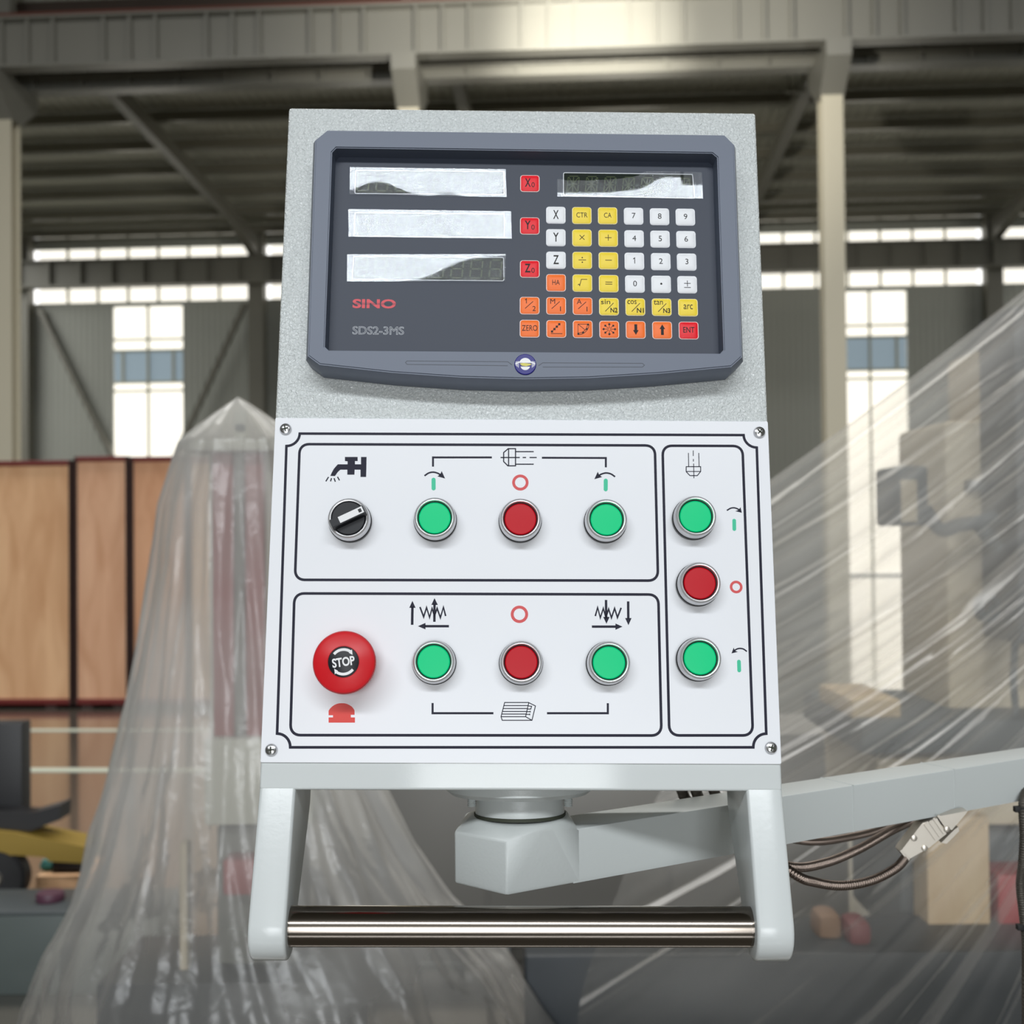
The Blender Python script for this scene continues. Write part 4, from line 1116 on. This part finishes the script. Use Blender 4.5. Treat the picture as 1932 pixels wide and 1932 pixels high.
eo = [bm.edges.get((R2[i], R2[(i + 1) % len(R2)])) for i in range(len(R2))]
ei = [bm.edges.get((I0[i], I0[(i + 1) % len(I0)])) for i in range(len(I0))]
bmesh.ops.triangle_fill(bm, use_beauty=True, edges=eo + ei)
bmesh.ops.recalc_face_normals(bm, faces=bm.faces)
bmesh.ops.bevel(bm, geom=[e_ for e_ in eo + ei if e_ and e_.is_valid], offset=0.0008, segments=2, affect='EDGES')
obj('housing', bm, M['slate'], dro, sharp=28)
pan = obj('front_panel', prism(BM(), inset(inn, 0.0011), HPN - 0.0015, HPN), M['membrane'], dro)
# badge and grooves on the lower lip
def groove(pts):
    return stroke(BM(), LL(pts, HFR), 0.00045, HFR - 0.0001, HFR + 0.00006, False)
m_gr = mat('groove_shade', (62, 67, 78), 0.5)  # darker stroke colour carries the shade inside the grooves
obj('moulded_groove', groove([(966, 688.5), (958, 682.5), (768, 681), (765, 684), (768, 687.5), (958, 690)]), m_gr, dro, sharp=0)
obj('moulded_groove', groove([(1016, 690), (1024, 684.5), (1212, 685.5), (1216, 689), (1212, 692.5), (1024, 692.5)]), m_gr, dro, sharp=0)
bu, bv = L(991, 688, HFR)
rb = 20.5 * pxm(991, 688, HFR)
e = bpy.data.objects.new('badge', None); link(e, dro, Matrix.Translation((bu, bv, HFR))); e['label'] = 'round blue badge with white and yellow emblem'
obj('disc', lathe(BM(), [(rb, -0.0005), (rb, 0.0006), (rb * 0.94, 0.001), (0, 0.001)], 40, cap0=False), M['blue'], e)
bm = prism(BM(), arc(0, 0.05 * rb, rb * 0.55, 8, 172, 16), 0.00095, 0.0011)
prism(bm, arc(0, -0.12 * rb, rb * 0.45, 195, 345, 12), 0.00095, 0.0011)
for s in (-1, 1):
    for q_ in range(5):
        x_ = s * rb * (0.62 + q_ * 0.065)
        stroke(bm, [(x_, rb * (0.30 - q_ * 0.01)), (x_, -rb * (0.34 - q_ * 0.05))], rb * 0.03, 0.00095, 0.00108)
    stroke(bm, [(s * rb * 0.3, rb * 0.30), (s * rb * 0.62, rb * 0.16), (s * rb * 0.92, rb * 0.02)], rb * 0.10, 0.00095, 0.00112)
obj('emblem', bm, M['white'], e, sharp=0)
obj('emblem_leaf', prism(BM(), [(-0.52 * rb, 0.05 * rb), (-0.2 * rb, 0.12 * rb), (0.55 * rb, 0.04 * rb), (0.5 * rb, -0.08 * rb), (0.1 * rb, -0.2 * rb), (-0.3 * rb, -0.15 * rb)], 0.00098, 0.00116), M['yel'], e, sharp=0)

# display windows
def film_patch(name, q, parent, seed, lift):
    bm = BM(); q = [Vector((*p, 0)) for p in q]
    nx, ny = 90, 24; V = []
    H_ = (q[0] - q[3]).length
    for j in range(ny + 1):
        row = []
        for i in range(nx + 1):
            fx, fy = i / nx, j / ny
            a = q[3].lerp(q[2], fx); b = q[0].lerp(q[1], fx)
            p = a.lerp(b, fy)
            z = HPN + 0.0010 + lift(fx, fy) * H_ + 0.00001 * noise.noise(Vector((p.x * 300, p.y * 300, seed)))
            row.append(bm.verts.new((p.x, p.y, z)))
        V.append(row)
    for a, b in zip(V, V[1:]):
        for i in range(nx): bm.faces.new((a[i], a[i + 1], b[i + 1], b[i]))
    return obj(name, bm, M_PF, parent, sharp=180)
def hump(x, c, w_): return math.exp(-((x - c) / w_) ** 2)
def curl(base, lim, k=0.11):                       # film slope 'base', curling down below the line lim(fx)
    return lambda fx, fy: base * fy + (k * max(0.0, lim(fx) - fy) if k > 0 else k * max(0.0, fy - lim(fx)))
LIFT = {1.3: curl(0.0175, lambda x: 0.48 * hump(x, 0.18, 0.17) + 0.12 * hump(x, 0.62, 0.07)),
        5.1: curl(0.0, lambda x: -1),
        9.7: curl(-0.0157, lambda x: 0.86 / (1 + math.exp(-(x - 0.60) * 14)) + 0.3 * max(0, x - 0.7)),
        14.2: curl(0.0175, lambda x: 0.14 + 0.95 * x ** 3 + 0.25 * hump(x, 0.72, 0.1) if x < 0.86 else 0.5, -0.11)}
M_PF = bpy.data.materials.new('protective_film'); M_PF.use_nodes = True
nt = M_PF.node_tree; nt.nodes.clear()
o_ = nt.nodes.new('ShaderNodeOutputMaterial'); t_ = nt.nodes.new('ShaderNodeBsdfTransparent'); g_ = nt.nodes.new('ShaderNodeBsdfGlossy'); x_ = nt.nodes.new('ShaderNodeMixShader')
g_.inputs['Roughness'].default_value = 0.17; g_.inputs[0].default_value = (0.92, 0.96, 1.0, 1); x_.inputs[0].default_value = 0.13
tc_ = nt.nodes.new('ShaderNodeTexCoord'); n_ = nt.nodes.new('ShaderNodeTexNoise'); n_.inputs['Scale'].default_value = 1700; b_ = nt.nodes.new('ShaderNodeBump')
b_.inputs['Strength'].default_value = 0.5; b_.inputs['Distance'].default_value = 0.00016
nt.links.new(tc_.outputs['Object'], n_.inputs['Vector']); nt.links.new(n_.outputs['Fac'], b_.inputs['Height']); nt.links.new(b_.outputs[0], g_.inputs['Normal'])
nt.links.new(t_.outputs[0], x_.inputs[1]); nt.links.new(g_.outputs[0], x_.inputs[2]); nt.links.new(x_.outputs[0], o_.inputs[0])
def c1(pts): return LL([(560 + x / 4.293, 190 + y / 4.293) for x, y in pts], HPN)
def c2(pts): return LL([(960 + x / 4.025, 280 + y / 4.025) for x, y in pts], HPN)
SEG7 = [((-1, 1), (1, 1)), ((-1, 0), (1, 0)), ((-1, -1), (1, -1)), ((-1, 1), (-1, 0)), ((1, 1), (1, 0)), ((-1, 0), (-1, -1)), ((1, 0), (1, -1))]
SEG14 = SEG7 + [((0, 1), (0, 0)), ((0, 0), (0, -1)), ((-1, 1), (0, 0)), ((1, 1), (0, 0)), ((-1, -1), (0, 0)), ((1, -1), (0, 0))]
def display(win, film, centres, w_, h_, segs, wd, seed, lab):
    q = win; 
    e = obj('display_window', prism(BM(), rquad(q, 0.001, 3), HPN - 0.0004, HPN + 0.00008), M['lcd'], dro, sharp=0, label=lab)
    obj('window_line', stroke(BM(), rquad(q, 0.0012, 4), 0.0005, HPN, HPN + 0.00014, True), M['rimw'], e, sharp=0)
    a, b, c, d = [Vector(p) for p in q]
    for fx in centres:
        cc = a.lerp(b, fx).lerp(d.lerp(c, fx), 0.5)
        bm = BM()
        for (x0, y0), (x1, y1) in segs:
            P0 = Vector((x0 * w_ / 2 + y0 * w_ * 0.08, y0 * h_ / 2)); P1 = Vector((x1 * w_ / 2 + y1 * w_ * 0.08, y1 * h_ / 2))
            dd = (P1 - P0) * 0.10
            stroke(bm, [cc + P0 + dd, cc + P1 - dd], wd, HPN, HPN + 0.00016)
        stroke(bm, [cc + Vector((w_ * 0.72, -h_ / 2)), cc + Vector((w_ * 0.72 + wd, -h_ / 2))], wd, HPN, HPN + 0.00016)
        obj('digit', bm, M['seg'], e, sharp=0)
    film_patch('protective_film', film, e, seed, LIFT[seed])
c8 = [0.055 + k_ * 0.1272 for k_ in range(8)]
P1_ = pxm(800, 450, HPN)
display(c1([(478, 565), (1678, 573), (1680, 762), (470, 752)]), c1([(432, 545), (1690, 562), (1700, 785), (430, 765)]), c8, 21 * P1_, 36 * P1_, SEG7, 0.0009, 1.3, 'upper of the three left display windows')
display(c1([(472, 908), (1680, 918), (1683, 1108), (465, 1098)]), c1([(418, 882), (1735, 900), (1740, 1122), (420, 1105)]), c8, 21 * P1_, 36 * P1_, SEG7, 0.0009, 5.1, 'middle of the three left display windows')
display(c1([(460, 1262), (1675, 1270), (1677, 1460), (450, 1447)]), c1([(410, 1247), (1693, 1245), (1688, 1470), (407, 1468)]), c8, 21 * P1_, 36 * P1_, SEG7, 0.0009, 9.7, 'lowest of the three left display windows')
c7 = [0.073 + k_ * 0.142 for k_ in range(7)]
display(c2([(415, 185), (1395, 198), (1410, 380), (415, 358)]), c2([(368, 165), (1465, 182), (1473, 385), (368, 370)]), c7, 21 * P1_, 33 * P1_, SEG14, 0.0006, 14.2, 'message display window at the upper right')

# printed names
a, b = c1([(452, 1644), (803, 1646)])
lt = text('maker_lettering', 'SINO', (a[0] + b[0]) / 2, (a[1] + b[1]) / 2, b[0] - a[0], 18.2 * P1_, HPN, M['logored'], dro, bold=0.035)
bm = BM()
for k_ in (-0.9, 0.6):
    stroke(bm, [(a[0] - 0.0002, (a[1] + b[1]) / 2 + k_ * P1_ * 1.5), (b[0] + 0.0002, (a[1] + b[1]) / 2 + k_ * P1_ * 1.5)], 0.8 * P1_, HPN + 0.0001, HPN + 0.00016)
obj('lettering_stripes', bm, M['membrane'], lt, sharp=0)
a, b = c1([(450, 1861), (870, 1863)])
text('model_lettering', 'SDS2-3MS', (a[0] + b[0]) / 2, (a[1] + b[1]) / 2, b[0] - a[0], 16.6 * P1_, HPN, M['silver'], dro, outline=0.03)

# keypad
KW, KH = 36.8 * P1_, 33.6 * P1_ * 1.02
keyb = {}
def key_mesh(m):
    bm = BM()
    prism(bm, rr(0, 0, KW * 0.93, KH * 0.93, 0.0016, 4), 0.0, 0.0004)
    prof = [(rr(0, 0, KW * 0.93, KH * 0.93, 0.0016, 4), 0.0004), (rr(0, 0, KW * 0.80, KH * 0.80, 0.002, 4), 0.00085), (rr(0, 0, KW * 0.5, KH * 0.5, 0.0018, 4), 0.0011)]
    bm.free(); bm = BM()
    rg = [[bm.verts.new((p[0], p[1], z)) for p in pts] for pts, z in [(prof[0][0], 0.0)] + prof]
    for a, b in zip(rg, rg[1:]):
        for i in range(len(a)): bm.faces.new((a[i], a[(i + 1) % len(a)], b[(i + 1) % len(a)], b[i]))
    bm.faces.new(rg[-1])
    return mesh('key', bm, m, 60)
km = {'w': key_mesh(M['keyw']), 'y': key_mesh(M['keyy']), 'o': key_mesh(M['keyo']), 'r': key_mesh(M['keyr'])}
rimm = {c: mesh('key_rim', prism(BM(), rr(0, 0, KW, KH, 0.0021, 4), 0.0, 0.00022), M[m]) for c, m in (('w', 'keyrimw'), ('y', 'keyrimy'), ('o', 'keyrim'), ('r', 'keyrim'))}
rows_ = [(510, 'X:w CTR:y CA:y 7:w 8:w 9:w'), (681, 'Y:w ×:y +:y 4:w 5:w 6:w'), (852, 'Z:w ÷:y −:y 1:w 2:w 3:w'), (1024, 'HA:o √:y =:y 0:w .:w ±:w')]
keys = []
for (yb, s), ys in zip(rows_, ([508, 511, 513, 516, 520, 523], [679, 681, 683, 687, 690, 693], [850, 852, 854, 858, 861, 864], [1022, 1024, 1028, 1031, 1033, 1036])):
    xs = {510: [357, 554, 750, 947, 1144, 1340], 681: [357, 555, 754, 951, 1148, 1345], 852: [358, 557, 756, 953, 1153, 1350], 1024: [358, 558, 758, 957, 1156, 1354]}[yb]
    for x, y, it in zip(xs, ys, s.split()): keys.append((x, y, *it.rsplit(':', 1)))
for x, y, it in zip([158, 359, 560, 760, 960, 1160, 1360], [1195, 1197, 1199, 1203, 1205, 1207, 1210], '1/2:o M/I:o A/I:o sin/N2:y cos/N1:y tan/N3:y arc:y'.split()): keys.append((x, y, *it.rsplit(':', 1)))
for x, y, it in zip([158, 360, 561, 762, 963, 1164, 1365], [1370, 1372, 1374, 1377, 1379, 1382, 1384], 'ZERO:o stairs:o arcs:o wheel:o down:o up:o ENT:r'.split()): keys.append((x, y, *it.rsplit(':', 1)))
for x, y, it in ((160, 268, 'X0'), (159, 590, 'Y0'), (159, 917, 'Z0')): keys.append((x, y, it, 'r'))
cn = {'w': 'white', 'y': 'yellow', 'o': 'orange', 'r': 'red'}
ZK = 0.00112
for x, y, lg, c in keys:
    u, v = c2([(x, y)])[0]
    ke = link(bpy.data.objects.new('key', km[c]), dro, Matrix.Translation((u, v, HPN + 0.00012)))
    ke['label'] = '%s key marked %s' % (cn[c], {'stairs': 'with a stair of squares', 'arcs': 'with an arc of squares', 'wheel': 'with a ring of circles', 'down': 'with a down arrow', 'up': 'with an up arrow', '×': 'times', '÷': 'divide', '−': 'minus', '√': 'with a root sign', '.': 'with a dot', '±': 'plus minus'}.get(lg, lg))
    link(bpy.data.objects.new('key_rim', rimm[c]), ke, Matrix.Translation((0, 0, -0.0001)))
    D = P1_
    T = lambda s_, cx, cy, h_, w_=None, bd=0.0: text('legend', s_, cx * D, cy * D, w_ * D if w_ else None, h_ * D, ZK, M['legend'], ke, bold=bd, depth=0.00008)
    def S(*ps, wd=1.2):
        bm = BM()
        for p in ps: stroke(bm, [(a * D, b * D) for a, b in p], wd * D, ZK - 0.0003, ZK + 0.00008)
        return bm
    LG = lambda bm: obj('legend', bm, M['legend'], ke, sharp=0)
    if lg in ('X', 'Y', 'Z'): T(lg, 0, 0, 18, 10.5, 0.012)
    elif lg in 'CTR CA HA'.split(): T(lg, 0, 0, 10, 7 * len(lg))
    elif lg == 'arc': T(lg, 0, 0.5, 9.5, 17)
    elif lg == 'ZERO': T(lg, 0, 0.5, 11, 28.5)
    elif lg == 'ENT': T(lg, 0, 0.5, 11, 21, 0.01)
    elif lg in ('X0', 'Y0', 'Z0'): T(lg[0], -4, 0.8, 17.5, 11, 0.02); T('0', 6, -3.6, 10, 6.2)
    elif lg == '×': LG(S([(-4.6, -4.6), (4.6, 4.6)], [(-4.6, 4.6), (4.6, -4.6)]))
    elif lg == '+': LG(S([(-6.2, 0), (6.2, 0)], [(0, -6), (0, 6)]))
    elif lg == '−': LG(S([(-6.2, 0), (6.2, 0)]))
    elif lg == '=': LG(S([(-6.5, 2), (6.5, 2)], [(-6.5, -2), (6.5, -2)]))
    elif lg == '±': LG(S([(-6.2, 1.5), (6.2, 1.5)], [(0, -4.5), (0, 7.2)], [(-6.2, -6.5), (6.2, -6.5)]))
    elif lg == '÷':
        bm = S([(-7, 0), (7, 0)])
        for s_ in (-1, 1): lathe(bm, [(1.3 * D, -0.0002), (1.3 * D, 0.00008)], 12, (0, s_ * 4.6 * D, ZK))
        LG(bm)
    elif lg == '.': LG(lathe(BM(), [(2 * D, -0.0002), (2 * D, 0.00008)], 14, (0, 0, ZK)))
    elif lg == '√': LG(S([(-8.5, -4.8), (-6.4, -3), (-5.2, -6), (-2, 6.5), (9, 6.5)]))
    elif '/' in lg:
        l1, l2 = lg.split('/')
        if len(l1) == 1:
            T(l1, -6.5, 8, 9.5) if l1 != '1' else LG(S([(-8.4, 10.4), (-6.2, 12.4), (-6.2, 3.4)], wd=1.3)); T(l2, 8.2, -6.5, 9.5) if l2 != 'I' else LG(S([(8, -11), (8, -2)], wd=1.5))
            LG(S([(-8.5, -6.5), (6.5, 7.6)]))
        else:
            T(l1, -6.3, 8.5, 9 if l1 != 'cos' else 7.5, 17 if l1 != 'sin' else 17); T(l2, 9, -7.5, 9.2, 13, 0.02); LG(S([(-7, -10), (8.5, 6.5)]))
    elif lg in ('down', 'up'):
        s_ = 1 if lg == 'up' else -1
        LG(prism(BM(), [(a * D, s_ * b * D) for a, b in ((0, 10.5), (5.2, 1.5), (2.6, 1.5), (2.6, -10), (-2.6, -10), (-2.6, 1.5), (-5.2, 1.5))], ZK - 0.0003, ZK + 0.00008))
    elif lg == 'stairs':
        bm = S([(-10, -10), (11, -10)], [(-9, -6.5), (6, 9)], wd=0.9)
        for q_ in range(4):
            a, b = (-8 + q_ * 4.5) * D, (-6 + q_ * 4.8) * D
            prism(bm, [(a - 2 * D, b - 2 * D), (a + 2 * D, b - 2 * D), (a + 2 * D, b + 2 * D), (a - 2 * D, b + 2 * D)], ZK - 0.0003, ZK + 0.0001)
        LG(bm)
    elif lg == 'arcs':
        bm = S([(-9, 9), (10, 9)], [(-9, 9), (-9, -9)], [(-9, 9), (5, -3)], arc(-9, 9, 17.5, 270, 360, 10), arc(-9, 9, 20.5, 270, 360, 10), wd=0.9)
        for a_ in (272, 300, 330, 358):
            a, b = (-9 + 19 * math.cos(R(a_))) * D, (9 + 19 * math.sin(R(a_))) * D
            prism(bm, arc(a, b, 2.4 * D, 45, 315, 3), ZK - 0.0003, ZK + 0.0001)
        LG(bm)
    elif lg == 'wheel':
        bm = BM()
        for q_ in range(8):
            a_ = q_ * 45; a, b = 10.5 * math.cos(R(a_)), 9.6 * math.sin(R(a_))
            stroke(bm, [(2 * D * math.cos(R(a_)), 2 * D * math.sin(R(a_))), (a * D, b * D)], 0.9 * D, ZK - 0.0003, ZK + 0.00008)
            prism(bm, arc(a * D, b * D, 2.5 * D, 0 if q_ % 2 == 0 else 45, 270 if q_ % 2 == 0 else 315, 3), ZK - 0.0003, ZK + 0.0001)
        LG(bm)
    elif lg == '1': LG(S([(-2.6, 3.2), (0.4, 5.6), (0.4, -5.6)], wd=1.3))
    else: T(lg, 0, 0, 11)
bpy.context.view_layer.update()
